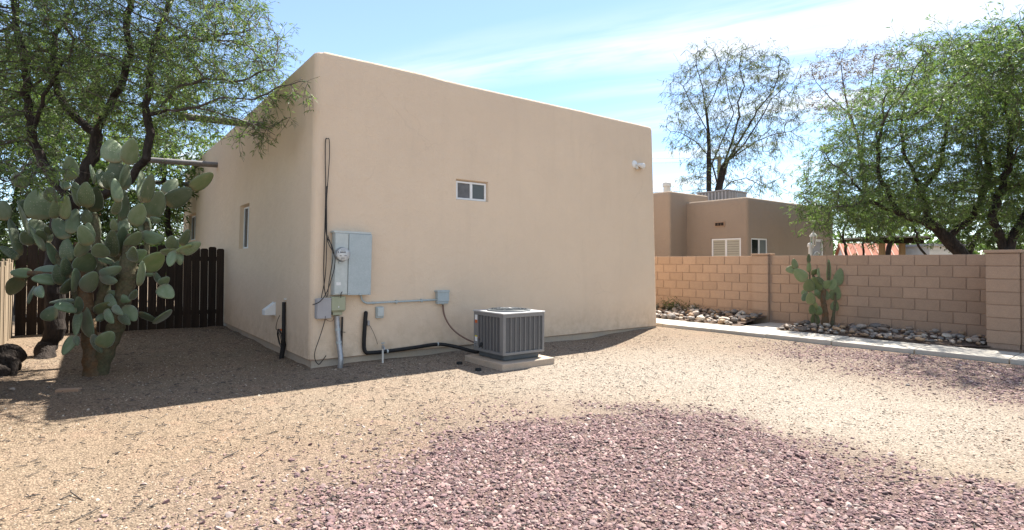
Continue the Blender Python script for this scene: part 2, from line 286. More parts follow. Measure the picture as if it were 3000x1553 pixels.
    ad = N.new('ShaderNodeMath'); ad.operation = 'ADD'; L.new(dr.outputs[0], ad.inputs[0]); L.new(n1.outputs[0], ad.inputs[1]); L.new(ad.outputs[0], bp.inputs['Height']); L.new(bp.outputs[0], bs.inputs['Normal'])
    return m
MAT['pad'] = pad_mat('grey green pad', (0.092, 0.128, 0.062), (0.128, 0.158, 0.092), 9.0)
MAT['pad_y'] = pad_mat('olive pad', (0.115, 0.15, 0.055), (0.16, 0.175, 0.075), 11.0)
def stone_mat(name, attr_type):
    m, nt, bs = nodes(name); N, L = nt.nodes, nt.links
    at = N.new('ShaderNodeAttribute'); at.attribute_type = attr_type; at.attribute_name = 'col'
    L.new(at.outputs['Color'], bs.inputs['Base Color']); bs.inputs['Roughness'].default_value = 0.85; setspec(bs, 0.2)
    return m
MAT['stones'] = stone_mat('gravel stone', 'INSTANCER')
def rock_mat():
    m, nt, bs = nodes('river rock'); N, L = nt.nodes, nt.links
    oi = N.new('ShaderNodeObjectInfo'); cr = N.new('ShaderNodeValToRGB'); cr.color_ramp.interpolation = 'CONSTANT'
    cols = [(0.26, 0.195, 0.15), (0.36, 0.295, 0.24), (0.18, 0.158, 0.142), (0.44, 0.38, 0.31), (0.24, 0.155, 0.095), (0.20, 0.178, 0.16), (0.34, 0.225, 0.135), (0.29, 0.245, 0.205), (0.16, 0.122, 0.095)]
    e = cr.color_ramp.elements; e[0].color = (*cols[0], 1); e[1].position = 0.999; e[1].color = (*cols[1], 1)
    for i, c in enumerate(cols[1:]): k = e.new((i + 1) / 9); k.color = (*c, 1)
    L.new(oi.outputs['Random'], cr.inputs[0])
    tc = N.new('ShaderNodeTexCoord'); n1 = N.new('ShaderNodeTexNoise'); n1.inputs['Scale'].default_value = 2.5; n1.inputs['Detail'].default_value = 8; L.new(tc.outputs['Object'], n1.inputs['Vector'])
    hs = N.new('ShaderNodeHueSaturation'); L.new(cr.outputs[0], hs.inputs['Color']); mr = N.new('ShaderNodeMapRange'); L.new(n1.outputs[0], mr.inputs[0]); mr.inputs[3].default_value = 0.55; mr.inputs[4].default_value = 1.45; L.new(mr.outputs[0], hs.inputs['Value'])
    L.new(hs.outputs[0], bs.inputs['Base Color']); bs.inputs['Roughness'].default_value = 0.7; setspec(bs, 0.3)
    bp = N.new('ShaderNodeBump'); bp.inputs['Distance'].default_value = 0.1; bp.inputs['Strength'].default_value = 0.4; L.new(n1.outputs[0], bp.inputs['Height']); L.new(bp.outputs[0], bs.inputs['Normal'])
    return m
MAT['rock'] = rock_mat()
def ground_mat():
    m, nt, bs = nodes('dusty gravel ground'); N, L = nt.nodes, nt.links
    ge = N.new('ShaderNodeNewGeometry'); P = ge.outputs['Position']
    def noise(s, d=4, r=0.6):
        t = N.new('ShaderNodeTexNoise'); t.inputs['Scale'].default_value = s; t.inputs['Detail'].default_value = d; t.inputs['Roughness'].default_value = r; L.new(P, t.inputs['Vector']); return t.outputs[0]
    def rmp(s, a, b, c=0.0, d=1.0):
        r = N.new('ShaderNodeMapRange'); r.inputs[1].default_value = a; r.inputs[2].default_value = b; r.inputs[3].default_value = c; r.inputs[4].default_value = d; L.new(s, r.inputs[0]); return r.outputs[0]
    def mix(f, a, b, mode='MIX'):
        x = N.new('ShaderNodeMix'); x.data_type = 'RGBA'; x.blend_type = mode
        if isinstance(f, float): x.inputs[0].default_value = f
        else: L.new(f, x.inputs[0])
        for s, v in ((6, a), (7, b)):
            if isinstance(v, tuple): x.inputs[s].default_value = (*v, 1)
            else: L.new(v, x.inputs[s])
        return x.outputs[2]
    def attr(nm):
        a = N.new('ShaderNodeAttribute'); a.attribute_name = nm; return a.outputs['Fac']
    base = mix(rmp(noise(0.9), 0.35, 0.65), (0.252, 0.192, 0.134), (0.262, 0.190, 0.134))
    base = mix(rmp(noise(2.3), 0.55, 0.72), base, (0.305, 0.212, 0.148))            # bare pink dust
    base = mix(attr('dust'), base, (0.340, 0.294, 0.242))                           # pale caliche
    pr = N.new('ShaderNodeMath'); pr.operation = 'MULTIPLY'; L.new(attr('purple'), pr.inputs[0]); L.new(rmp(noise(3.0), 0.3, 0.6, 0.6, 1.0), pr.inputs[1])
    base = mix(pr.outputs[0], base, (0.150, 0.100, 0.094))
    vo = N.new('ShaderNodeTexVoronoi'); vo.inputs['Scale'].default_value = 75; L.new(P, vo.inputs['Vector'])
    cell = N.new('ShaderNodeSeparateColor'); L.new(vo.outputs['Color'], cell.inputs[0])
    sp = rmp(cell.outputs[0], 0.0, 1.0, 0.62, 1.3)
    hs = N.new('ShaderNodeHueSaturation'); L.new(base, hs.inputs['Color']); L.new(sp, hs.inputs['Value'])
    edge = rmp(vo.outputs['Distance'], 0.35, 0.75, 1.0, 0.62)
    col = mix(1.0, hs.outputs[0], edge, 'MULTIPLY')
    litter = rmp(noise(16, 5, 0.75), 0.60, 0.70)                                  # fallen leaf and twig litter
    col = mix(litter, col, (0.14, 0.105, 0.06))
    L.new(col, bs.inputs['Base Color']); bs.inputs['Roughness'].default_value = 0.95; setspec(bs, 0.1)
    inv = rmp(vo.outputs['Distance'], 0.0, 0.7, 1.0, 0.0)
    bp = N.new('ShaderNodeBump'); bp.inputs['Distance'].default_value = 0.007; bp.inputs['Strength'].default_value = 0.9; L.new(inv, bp.inputs['Height'])
    b2 = N.new('ShaderNodeBump'); b2.inputs['Distance'].default_value = 0.03; b2.inputs['Strength'].default_value = 0.5; L.new(noise(9, 6, 0.7), b2.inputs['Height']); L.new(bp.outputs[0], b2.inputs['Normal'])
    L.new(b2.outputs[0], bs.inputs['Normal'])
    return m
MAT['ground'] = ground_mat()

# ------------------------------------------------------------------ object helpers
def tag(o, label=None, cat=None, group=None, kind=None):
    if label: o['label'] = label
    if cat: o['category'] = cat
    if group: o['group'] = group
    if kind: o['kind'] = kind
    return o
def thing(name, label, cat, loc, group=None, rz=0.0):
    o = bpy.data.objects.new(name, None); C0.objects.link(o); o.location = loc; o.rotation_euler = (0, 0, rz); o.empty_display_size = 0.1
    return tag(o, label, cat, group)
def wm(o):
    m = o.matrix_basis.copy()
    return (wm(o.parent) @ m) if o.parent else m
def link(name, me, mat=None, parent=None):
    o = bpy.data.objects.new(name, me); C0.objects.link(o)
    if mat and not me.materials: me.materials.append(MAT[mat] if isinstance(mat, str) else mat)
    if parent: o.parent = parent
    return o
class MB:
    """collects shapes in world coordinates and links them as one mesh object"""
    def __init__(s): s.v = []; s.f = []; s.sm = []
    def add(s, v, f, smooth=False):
        k = len(s.v); s.v += [Vector(p) for p in v]; s.f += [tuple(i + k for i in q) for q in f]; s.sm += [smooth] * len(f); return s
    def box(s, o, x, y, z):
        """corner o with edge vectors x, y, z (right handed)"""
        o, x, y, z = map(Vector, (o, x, y, z)); p = [o, o + x, o + x + y, o + y]; p += [q + z for q in p]
        return s.add(p, [(3, 2, 1, 0), (4, 5, 6, 7), (0, 1, 5, 4), (1, 2, 6, 5), (2, 3, 7, 6), (3, 0, 4, 7)])
    def bar(s, a, b, w, h, up=UP):
        a, b = Vector(a), Vector(b); d = (b - a).normalized(); sd = d.cross(up).normalized(); u2 = sd.cross(d)
        return s.box(a - sd * w / 2 - u2 * h / 2, b - a, u2 * h, sd * w) if False else s.box(a - sd * w / 2 - u2 * h / 2, sd * w, b - a, u2 * h)
    def tube(s, pts, r, n=8, caps=True, smooth=True):
        pts = [Vector(p) for p in pts]; m = len(pts); r = [r] * m if isinstance(r, (int, float)) else r
        rings = []; ref = None
        for i, p in enumerate(pts):
            d = (pts[min(i + 1, m - 1)] - pts[max(i - 1, 0)]).normalized()
            if ref is None: ref = d.orthogonal().normalized()
            ref = (ref - d * ref.dot(d)).normalized(); b = d.cross(ref)
            rings.append([p + (ref * math.cos(2 * math.pi * k / n) + b * math.sin(2 * math.pi * k / n)) * r[i] for k in range(n)])
        v = [q for g in rings for q in g]; f = []
        for i in range(m - 1):
            for k in range(n): f.append((i * n + k, i * n + (k + 1) % n, (i + 1) * n + (k + 1) % n, (i + 1) * n + k))
        s.add(v, f, smooth)
        if caps: s.add(rings[0], [tuple(reversed(range(n)))]); s.add(rings[-1], [tuple(range(n))])
        return s
    def lathe(s, o, ax, prof, n=16, smooth=True, ref=None):
        """profile [(radius, height)] turned about ax at o"""
        o, ax = Vector(o), Vector(ax).normalized(); ref = Vector(ref) if ref else ax.orthogonal().normalized(); b = ax.cross(ref)
        v = [o + ax * h + (ref * math.cos(2 * math.pi * k / n) + b * math.sin(2 * math.pi * k / n)) * max(r, 1e-4) for r, h in prof for k in range(n)]
        f = [(i * n + k, i * n + (k + 1) % n, (i + 1) * n + (k + 1) % n, (i + 1) * n + k) for i in range(len(prof) - 1) for k in range(n)]
        return s.add(v, f, smooth)
    def prism(s, poly, ext):
        """flat polygon (counter-clockwise seen from the tip of ext) pushed along ext"""
        n = len(poly); ext = Vector(ext); p = [Vector(q) for q in poly]
        return s.add(p + [q + ext for q in p], [tuple(reversed(range(n))), tuple(range(n, 2 * n))] + [(i, (i + 1) % n, n + (i + 1) % n, n + i) for i in range(n)])
    def build(s, name, mat, parent=None, bevel=0.0, seg=1):
        inv = wm(parent).inverted() if parent else Matrix()
        org = Vector()
        if not parent:
            lo = Vector([min(p[i] for p in s.v) for i in range(3)]); hi = Vector([max(p[i] for p in s.v) for i in range(3)]); org = Vector(((lo.x + hi.x) / 2, (lo.y + hi.y) / 2, lo.z))
        me = bpy.data.meshes.new(name); me.from_pydata([tuple((inv @ p) - org) for p in s.v], [], s.f)
        me.polygons.foreach_set('use_smooth', s.sm)
        bm = bmesh.new(); bm.from_mesh(me)
        if bevel:
            bmesh.ops.remove_doubles(bm, verts=bm.verts, dist=1e-5)
            es = [e for e in bm.edges if len(e.link_faces) == 2 and e.calc_face_angle() > 0.5]
            bmesh.ops.bevel(bm, geom=es, offset=bevel, segments=seg, affect='EDGES', profile=0.5)
        bmesh.ops.recalc_face_normals(bm, faces=bm.faces)
        bm.to_mesh(me); bm.free()
        o = link(name, me, mat, parent); o.location = org; return o
def npmesh(name, V, F, mat, parent=None, rnd=None, smooth=False):
    """numpy arrays to a mesh object; F is (n,3) or (n,4); coordinates are world"""
    V = np.asarray(V, np.float32)
    if parent:
        l = wm(parent).translation; V = V - np.array([l.x, l.y, l.z], np.float32)
    me = bpy.data.meshes.new(name); k = F.shape[1]
    me.vertices.add(len(V)); me.vertices.foreach_set('co', V.ravel())
    me.loops.add(F.size); me.loops.foreach_set('vertex_index', F.astype(np.int32).ravel())
    me.polygons.add(len(F)); me.polygons.foreach_set('loop_start', np.arange(0, F.size, k, dtype=np.int32)); me.polygons.foreach_set('loop_total', np.full(len(F), k, np.int32))
    if smooth: me.polygons.foreach_set('use_smooth', np.ones(len(F), bool))
    me.update(calc_edges=True)
    if rnd is not None:
        a = me.attributes.new('rnd', 'FLOAT', 'FACE'); a.data.foreach_set('value', np.asarray(rnd, np.float32))
    return link(name, me, mat, parent)
# ------------------------------------------------------------------ ground
def build_ground():
    def axis(a, b, st, far):
        c = list(np.arange(a, b + 1e-6, st)); k = st
        lo, hi = [], []
        x = a
        while x > -far: k *= 1.35; x -= k; lo.append(x)
        k = st; x = b
        while x < far: k *= 1.35; x += k; hi.append(x)
        return np.array(lo[::-1] + c + hi)
    X = axis(-10, 11, 0.11, 900); Y = axis(1.5, 16, 0.11, 900)
    gx, gy = np.meshgrid(X, Y); x = gx.ravel(); y = gy.ravel(); z = gz(x, y)
    V = np.stack([x, y, z], 1); nx, ny = len(X), len(Y)
    i = np.arange(nx * ny).reshape(ny, nx)
    F = np.stack([i[:-1, :-1], i[:-1, 1:], i[1:, 1:], i[1:, :-1]], -1).reshape(-1, 4)
    o = npmesh('ground', V, F, 'ground', smooth=True); tag(o, kind='structure')
    for nm, fn in (('dust', dust), ('purple', purple)):
        a = o.data.attributes.new(nm, 'FLOAT', 'POINT'); a.data.foreach_set('value', fn(x, y).astype(np.float32))
POLY = [(815, 1540), (905, 1475), (1090, 1400), (1281, 1316), (1456, 1252), (1600, 1228), (1724, 1215), (1930, 1212), (2096, 1223), (2306, 1281), (2446, 1339), (2562, 1385), (2795, 1444), (3000, 1462), (3250, 1480), (3300, 2600), (100, 2600), (500, 1800)]
POLYG = np.array([[*gp(a, b).xy] for a, b in POLY])
def poly_sd(x, y, P):
    """signed distance to a polygon, positive inside"""
    x = np.asarray(x, float); y = np.asarray(y, float); d = np.full(x.shape, 1e9); ins = np.zeros(x.shape, bool)
    for i in range(len(P)):
        a, b = P[i], P[(i + 1) % len(P)]; e = b - a; k = np.clip(((x - a[0]) * e[0] + (y - a[1]) * e[1]) / (e @ e), 0, 1)
        d = np.minimum(d, np.hypot(x - a[0] - k * e[0], y - a[1] - k * e[1]))
        c = ((a[1] > y) != (b[1] > y)); ins ^= c & (x < (b[0] - a[0]) * (y - a[1]) / (b[1] - a[1] + 1e-12) + a[0])
    return np.where(ins, d, -d)
def purple(x, y):
    s = poly_sd(x, y, POLYG) + 0.22 * vnoise(x, y, 2.2, 5) + 0.16 * vnoise(x, y, 6.0, 6)
    a = sst(s, -0.55, 0.36)
    b = 0.26 * sst(poly_sd(x, y, POLYG), -1.5, 0.0) * sst(-x, -1.4, 0.6)            # thin stray stones on the left
    q = (x - P0.x) * QW.x + (y - P0.y) * QW.y; t = (x - P0.x) * AW.x + (y - P0.y) * AW.y
    c = 0.75 * sst(-(q + 0.35 * t), -5.0, -3.4) * sst(-t, -2.6, -0.2) * sst(q, 2.1, 2.4) * (0.75 + 0.25 * vnoise(x, y, 2.5, 8))
    return np.clip(np.maximum(np.maximum(a, b), c), 0, 1)
def dust(x, y):
    d = np.exp(-(((x - 2.0) / 3.0) ** 2 + ((y - 7.2) / 2.3) ** 2)) * 0.95 + np.exp(-(((x - 3.6) / 1.6) ** 2 + ((y - 5.0) / 1.2) ** 2)) * 0.7
    return np.clip(d + 0.10 * vnoise(x, y, 1.6, 3), 0, 1)
build_ground()

# ------------------------------------------------------------------ house
def cut(o, cutters):
    for c in cutters:
        c.hide_render = True; m = o.modifiers.new('cut', 'BOOLEAN'); m.object = c; m.operation = 'DIFFERENCE'; m.solver = 'EXACT'
    dg = bpy.context.evaluated_depsgraph_get(); dg.update()
    me = bpy.data.meshes.new_from_object(o.evaluated_get(dg)); o.modifiers.clear(); old = o.data; o.data = me
    for c in cutters:
        d = c.data; bpy.data.objects.remove(c); bpy.data.meshes.remove(d)
def frustum(o, X, Z, Nn, w, h, deep, out, grow):
    """pocket cutter: w x h at depth deep, grown towards the wall surface; o is the bottom left corner on the wall"""
    a = o - Nn * deep; g = grow; b = o + Nn * out
    p = [a, a + X * w, a + X * w + Z * h, a + Z * h, b - X * g - Z * g * .3, b + X * (w + g) - Z * g * .3, b + X * (w + g) + Z * (h + g), b - X * g + Z * (h + g)]
    return MB().add(p, [(3, 2, 1, 0), (4, 5, 6, 7), (0, 1, 5, 4), (1, 2, 6, 5), (2, 3, 7, 6), (3, 0, 4, 7)]).build('cutter', None)
def window(parent, o, X, Z, Nn, w, h, panes=('glass', 'glass'), fw_=0.035, frame='white', mull=0.05, inset=0.0):
    """sliding window on the pocket floor at o (bottom left): window > frame, pane, pane"""
    m = MB(); d = 0.035
    for a, ww, hh in ((o, w, fw_), (o + Z * (h - fw_), w, fw_), (o + Z * fw_, fw_, h - 2 * fw_), (o + X * (w - fw_) + Z * fw_, fw_, h - 2 * fw_), (o + X * (w / 2 - mull / 2) + Z * fw_, mull, h - 2 * fw_)):
        m.box(a, X * ww, Nn * -d if False else Z * hh, Nn * d)
    fo = m.build('window', frame, parent, bevel=0.004)
    for k, pm in enumerate(panes):
        a = o + X * (fw_ if k == 0 else w / 2 + mull / 2) + Z * fw_ + Nn * 0.004
        MB().box(a, X * (w / 2 - fw_ - mull / 2), Z * (h - 2 * fw_), Nn * (0.010 + 0.006 * k)).build('pane', pm, fo)
    return fo
def rounded_foot(inset, r, z, nu=18, jit=0.0):
    a, b, c, d = inset, HU - inset, inset, HT - inset; r = max(r, 0.01); out = []
    def arc(cu, ct, a0):
        return [(cu + r * math.cos(a0 + k * math.pi / 10), ct + r * math.sin(a0 + k * math.pi / 10)) for k in range(6)]
    A = [arc(a + r, c + r, math.pi), arc(b - r, c + r, 1.5 * math.pi), arc(b - r, d - r, 0), arc(a + r, d - r, .5 * math.pi)]
    for i in range(4):
        out += A[i]; p, q = A[i][-1], A[(i + 1) % 4][0]
        for k in range(1, nu): out.append((p[0] + (q[0] - p[0]) * k / nu, p[1] + (q[1] - p[1]) * k / nu))
    return out
def build_house():
    T = thing('stucco_house', 'tan flat roofed stucco house with a tall blank wall in shade', 'house', hp(HU / 2, HT / 2, 0))
    prof = [(WEEP, 0, .10), (WEEP + 0.6, .0, .10), (1.6, 0, .10), (2.6, 0, .10), (HZ - 0.30, 0, .10), (HZ - 0.07, .002, .10), (HZ - 0.035, .008, .10), (HZ - 0.012, .022, .10), (HZ, .05, .08), (HZ, .22, .06), (HZ - 0.03, .26, .06), (HZ - 0.5, .27, .06)]
    V = []; n = None; r2 = np.random.default_rng(3); jz = None
    for k, (z, ins, r) in enumerate(prof):
        ring = rounded_foot(bat(z) + ins, r, z); n = len(ring)
        if jz is None: jz = np.convolve(r2.normal(0, 1, n + 4), np.ones(5) / 5, 'valid') * 0.016
        for i, (u, t) in enumerate(ring): V.append(hp(u, t, z + (jz[i] if k >= 5 else 0)))
    F = [(i * n + k, i * n + (k + 1) % n, (i + 1) * n + (k + 1) % n, (i + 1) * n + k) for i in range(len(prof) - 1) for k in range(n)]
    F += [tuple(reversed(range(n))), tuple(range((len(prof) - 1) * n, len(prof) * n))]
    m = MB(); m.add(V, F, False); shell = m.build('wall', 'stucco', T)
    # windows: front slider, two on the left face
    u0, z0 = fw(1340, 583); u1, z1 = fw(1427, 536); _, z1b = fw(1340, 530); z1 = (z1 + z1b) / 2; _, z0b = fw(1427, 590); z0 = (z0 + z0b) / 2
    Zf = (UP + LE * BAT).normalized(); Nf = FN
    fo = fp(u0, z0); fw_, fh = u1 - u0, z1 - z0
    cutters = [frustum(fo, FR, Zf, Nf, fw_, fh, 0.075, 0.05, 0.04)]
    wins = [(fo - Nf * 0.07, FR, Zf, Nf, fw_, fh, ('frost', 'film'))]
    Zl = (UP + FR * BAT).normalized()
    for t0, t1, za, zb in ((3.70, 4.42, 1.66, 2.45), (10.1, 11.35, 2.02, 2.72)):
        o = lp(t1, za); cutters.append(frustum(o, -LE, Zl, LN, t1 - t0, zb - za, 0.11, 0.05, 0.05)); wins.append((o - LN * 0.10, -LE, Zl, LN, t1 - t0, zb - za, ('glass', 'glass')))
    cut(shell, cutters)
    for a in wins: window(T, *a[:6], panes=a[6], fw_=0.028, mull=0.045)
    # footing, set back under the stucco edge
    MB().box(hp(0.03, 0.03, -0.25), FR * (HU - 0.06), LE * (HT - 0.06), UP * (WEEP + 0.25)).build('footing', 'found', T)
    m = MB(); m.box(hp(0.012, 0.012, WEEP - 0.012), FR * (HU - 0.024), LE * (HT - 0.024), UP * 0.018); m.build('weep_screed', 'mortar', T)
    # grey poles through the left parapet
    for (sx, sy), L, r in (((773, 368), 1.25, 0.058), ((637, 483), 1.35, 0.062), ((566, 540), 1.2, 0.06)):
        t, z = lw(sx, sy); a = lp(t, z, -0.1); b = lp(t, z, L) - UP * 0.04
        MB().tube([a, a.lerp(b, .3), a.lerp(b, .6), b], [r, r * 1.02, r * .98, r], 14).build('viga', 'viga', T)
    return T
build_house()

# ------------------------------------------------------------------ walkway, block wall, beds
def build_walk():
    w = bpy.data.objects.new('concrete_walkway', None); C0.objects.link(w); w.location = wp(1, 1.75, 0.05); tag(w, kind='structure')
    js = [-5.7, -4.6, -3.5, -2.35, -1.25, -0.16, 1.0, 2.1, 3.2, 4.3, 5.4, 6.5, 7.6, 8.7, 9.8]
    for i in range(len(js) - 1):
        g = 0.014 if i in (4, 5) else 0.006; a, b = js[i] + 0.006, js[i + 1] - g; dz = 0.004 * math.sin(i * 2.3); zz = 0.128 + dz
        MB().box(wp(a, 1.36, -0.02), AW * (b - a), QW * (0.83 + 0.01 * math.sin(i)), UP * (zz + 0.02)).build('slab', 'concrete', w, bevel=0.012, seg=2)
    MB().box(wp(2.34, 0.03, -0.02), AW * 0.72, QW * 1.32, UP * 0.144).build('slab', 'concrete', w, bevel=0.01)
build_walk()
BT, BH, BL = 0.15, 0.2032, 0.3755
def block_mesh(name, L, H, T, bev=0.006):
    m = MB().box((-L / 2, -T / 2, -H / 2), (L, 0, 0), (0, T, 0), (0, 0, H)); me = None
    o = m.build(name, 'block', None, bevel=bev); me = o.data
    for v in me.vertices: v.co.z -= H / 2
    bpy.data.objects.remove(o); return me
WTOP = WALL_Z + 7 * BH
MFULL = block_mesh('block', BL - 0.010, BH - 0.007, BT); MHALF = block_mesh('block_half', BL / 2 - 0.009, BH - 0.009, BT)
def place(name, me, parent, p, ang, sc_=(1, 1, 1)):
    o = bpy.data.objects.new(name, me); C0.objects.link(o); o.parent = parent
    l = wm(parent).translation; o.location = Vector(p) - l; o.rotation_euler = (0, 0, ang); o.scale = sc_; return o
def build_wall():
    ang = math.atan2(AW.y, AW.x)
    def run(T, t0, t1, q, skip=()):
        for r in range(7):
            z = WTOP - (r + 0.5) * BH; off = 0.013 + (0 if r % 2 == 0 else BL / 2)
            k0 = math.ceil((t0 - off) / BL - 1e-3); k1 = math.floor((t1 - off) / BL + 1e-3)
            for k in range(k0, k1):
                c = off + (k + .5) * BL
                place('block', MFULL, T, wp(c, q - BT / 2 + random.uniform(-.002, .002), z + random.uniform(-.0015, .0015)), ang)
            for e0, e1 in ((t0, off + k0 * BL), (off + k1 * BL, t1)):
                if e1 - e0 > 0.06: place('block', MFULL, T, wp((e0 + e1) / 2, q - BT / 2, z), ang, ((e1 - e0 - 0.009) / (BL - 0.009), 1, 1))
    def pier(T, t0, t1, q0, q1, top, cap=True):
        for r in range(7):
            z = WTOP - (r + 0.5) * BH
            place('pier_block', MFULL, T, wp((t0 + t1) / 2, (q0 + q1) / 2, z), ang, ((t1 - t0 - .004) / (BL - .009), (q1 - q0) / BT, 1))
        if cap: MB().box(wp(t0 - .02, q0 - .02, WTOP + .004), AW * (t1 - t0 + .04), QW * (q1 - q0 + .04), UP * top).build('cap', 'block', T, bevel=0.006)
        MB().box(wp(t0 + .012, q0 + .012, 0), AW * (t1 - t0 - .024), QW * (q1 - q0 - .024), UP * WTOP).build('mortar', 'mortar', T)
    T = thing('block_wall', 'long eye level wall of pinkish brown blocks behind the rock beds', 'wall', wp(2, 0, 0.1))
    MB().box(wp(-0.95, -BT + .014, 0), AW * 12.5, QW * (BT - .028), UP * (WTOP - 0.005)).build('mortar', 'mortar', T)
    run(T, -0.95, 3.07, 0.0); run(T, 3.44, 11.5, 0.0)
    pier(T, 3.07, 3.44, -0.2, 0.075, 0.045)
    pier(T, -1.02, -0.80, -0.2, 0.06, 0.03)
    # return towards the big pier
    for r in range(7):
        z = WTOP - (r + .5) * BH; place('block', MFULL, T, wp(-0.93, 0.24 if r % 2 else 0.30, z), ang + math.pi / 2)
    MB().box(wp(-1.0, 0.05, 0), AW * .14, QW * .42, UP * (WTOP - .005)).build('mortar', 'mortar', T)
    G = thing('block_wall', 'short run of block wall at the right edge with a wide capped pier', 'wall', wp(-1.2, .6, 0.1))
    pier(G, -1.16, -0.75, 0.44, 0.74, 0.05)
    run(G, -4.9, -1.16, 0.68)
    MB().box(wp(-4.9, .68 - BT + .014, 0), AW * 3.74, QW * (BT - .028), UP * (WTOP - .005)).build('mortar', 'mortar', G)
build_wall()
def rock_meshes(n, sub, seed, ax=(1, .8, .55), rough=0.16):
    out = []; r2 = random.Random(seed)
    for k in range(n):
        bm = bmesh.new(); bmesh.ops.create_icosphere(bm, subdivisions=sub, radius=0.5); ph = [r2.uniform(0, 6) for _ in range(6)]
        for v in bm.verts:
            c = v.co; f = 1 + rough * (math.sin(c.x * 5 + ph[0]) + math.sin(c.y * 6 + ph[1]) + math.sin(c.z * 5 + ph[2])) / 1.6 + rough * .5 * math.sin(c.x * 11 + c.y * 9 + ph[3])
            v.co = Vector((c.x * ax[0], c.y * ax[1], c.z * ax[2])) * f
        me = bpy.data.meshes.new('rock'); bm.to_mesh(me); bm.free(); out.append(me)
    return out
RM = rock_meshes(6, 2, 5)
for me in RM:
    me.materials.append(MAT['rock']); me.polygons.foreach_set('use_smooth', [True] * len(me.polygons))
def build_beds():
    r2 = random.Random(11)
    for t0, t1, nm, n in ((3.12, 7.6, 'left', 280), (-0.78, 2.3, 'right', 250)):
        b = MB(); mound = 0.16 if nm == 'left' else 0.06
        # soil sheet, slightly domed
        ns = 14; V = []; F = []
        def qmax(t): return 1.35 if t > -0.1 else 1.35 + (t + 0.1) * 0.8
        for i in range(ns + 1):
            t = t0 - .03 + (t1 - t0 + .13) * i / ns
            for j in range(7):
                q = 0.0 + (qmax(t)) * j / 6; V.append(wp(t, q, 0.105 + mound * (1 - j / 6) + 0.02 * math.sin(math.pi * j / 6) + 0.006 * math.sin(i * 3 + j * 2)))
        F = [(i * 7 + j, i * 7 + j + 1, i * 7 + j + 8, i * 7 + j + 7) for i in range(ns) for j in range(6)]
        b.add(V, F, True); o = b.build('rock_bed', 'bedsoil'); tag(o, kind='structure'); l = o.location
        pts = []; tries = 0
        while len(pts) < n and tries < 9000:
            tries += 1; t = r2.uniform(t0, t1); q = r2.uniform(0.13 if 3.0 < t < 3.5 else 0.06, qmax(t) - 0.05); s = r2.choice((.08, .1, .12, .14, .17, .22)) * r2.uniform(.85, 1.15)
            if nm == 'right': s *= 0.82
            if all((t - a) ** 2 + (q - c) ** 2 > (0.33 * (s + e)) ** 2 for a, c, e in pts): pts.append((t, q, s))
        for t, q, s in pts:
            k = bpy.data.objects.new('rock', r2.choice(RM)); C0.objects.link(k); k.parent = o
            k.location = wp(t, q, 0.122 + mound * (1 - q / qmax(t)) + s * .18 + (0.04 * r2.random())) - l; k.scale = (s, s * r2.uniform(.75, 1), s * r2.uniform(.7, 1.0)); k.rotation_euler = (r2.uniform(-.3, .3), r2.uniform(-.3, .3), r2.uniform(0, 6.3))
build_beds()

# ------------------------------------------------------------------ wooden fences
def picket_mesh(name, w, h, th, ear, mat):
    c = ear
    poly = [(-w / 2, 0, 0), (w / 2, 0, 0), (w / 2, 0, h - c), (w / 2 - c * .35, 0, h - c * .3), (w / 2 - c, 0, h), (-w / 2 + c, 0, h), (-w / 2 + c * .35, 0, h - c * .3), (-w / 2, 0, h - c)]
    o = MB().prism(poly, (0, -th, 0)).build(name, mat, None); me = o.data; bpy.data.objects.remove(o); return me
def build_fences():
    r2 = random.Random(4)
    T = thing('picket_fence', 'dark brown dog eared picket fence between the house and the cactus', 'fence', hp(-1.6, 5.69, 0.05))
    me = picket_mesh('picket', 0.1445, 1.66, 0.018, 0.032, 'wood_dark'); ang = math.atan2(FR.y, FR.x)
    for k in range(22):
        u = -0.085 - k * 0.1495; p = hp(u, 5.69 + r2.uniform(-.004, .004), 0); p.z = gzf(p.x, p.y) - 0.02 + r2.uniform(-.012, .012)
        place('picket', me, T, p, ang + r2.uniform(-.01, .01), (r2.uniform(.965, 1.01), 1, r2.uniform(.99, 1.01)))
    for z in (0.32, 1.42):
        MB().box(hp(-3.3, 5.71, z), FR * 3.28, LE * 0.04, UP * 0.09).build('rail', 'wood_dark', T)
    T = thing('plank_fence', 'weathered grey plank fence at the left edge, sunlit', 'fence', hp(-3.3, 1.5, 0.05))
    me = picket_mesh('plank', 0.145, 1.30, 0.02, 0.012, 'wood_grey'); ang = math.atan2(-LE.y, -LE.x)
    for k in range(58):
        t = 5.6 - k * 0.152; p = hp(-3.33 + r2.uniform(-.006, .006), t, 0); p.z = gzf(p.x, p.y) - 0.02
        place('plank', me, T, p, ang + r2.uniform(-.03, .03), (r2.uniform(.93, 1.0), 1, r2.uniform(.96, 1.06)))
    for z in (0.3, 1.05):
        MB().box(hp(-3.40, -3.2, z), FR * 0.04, LE * 8.9, UP * 0.09).build('rail', 'wood_grey', T)
build_fences()

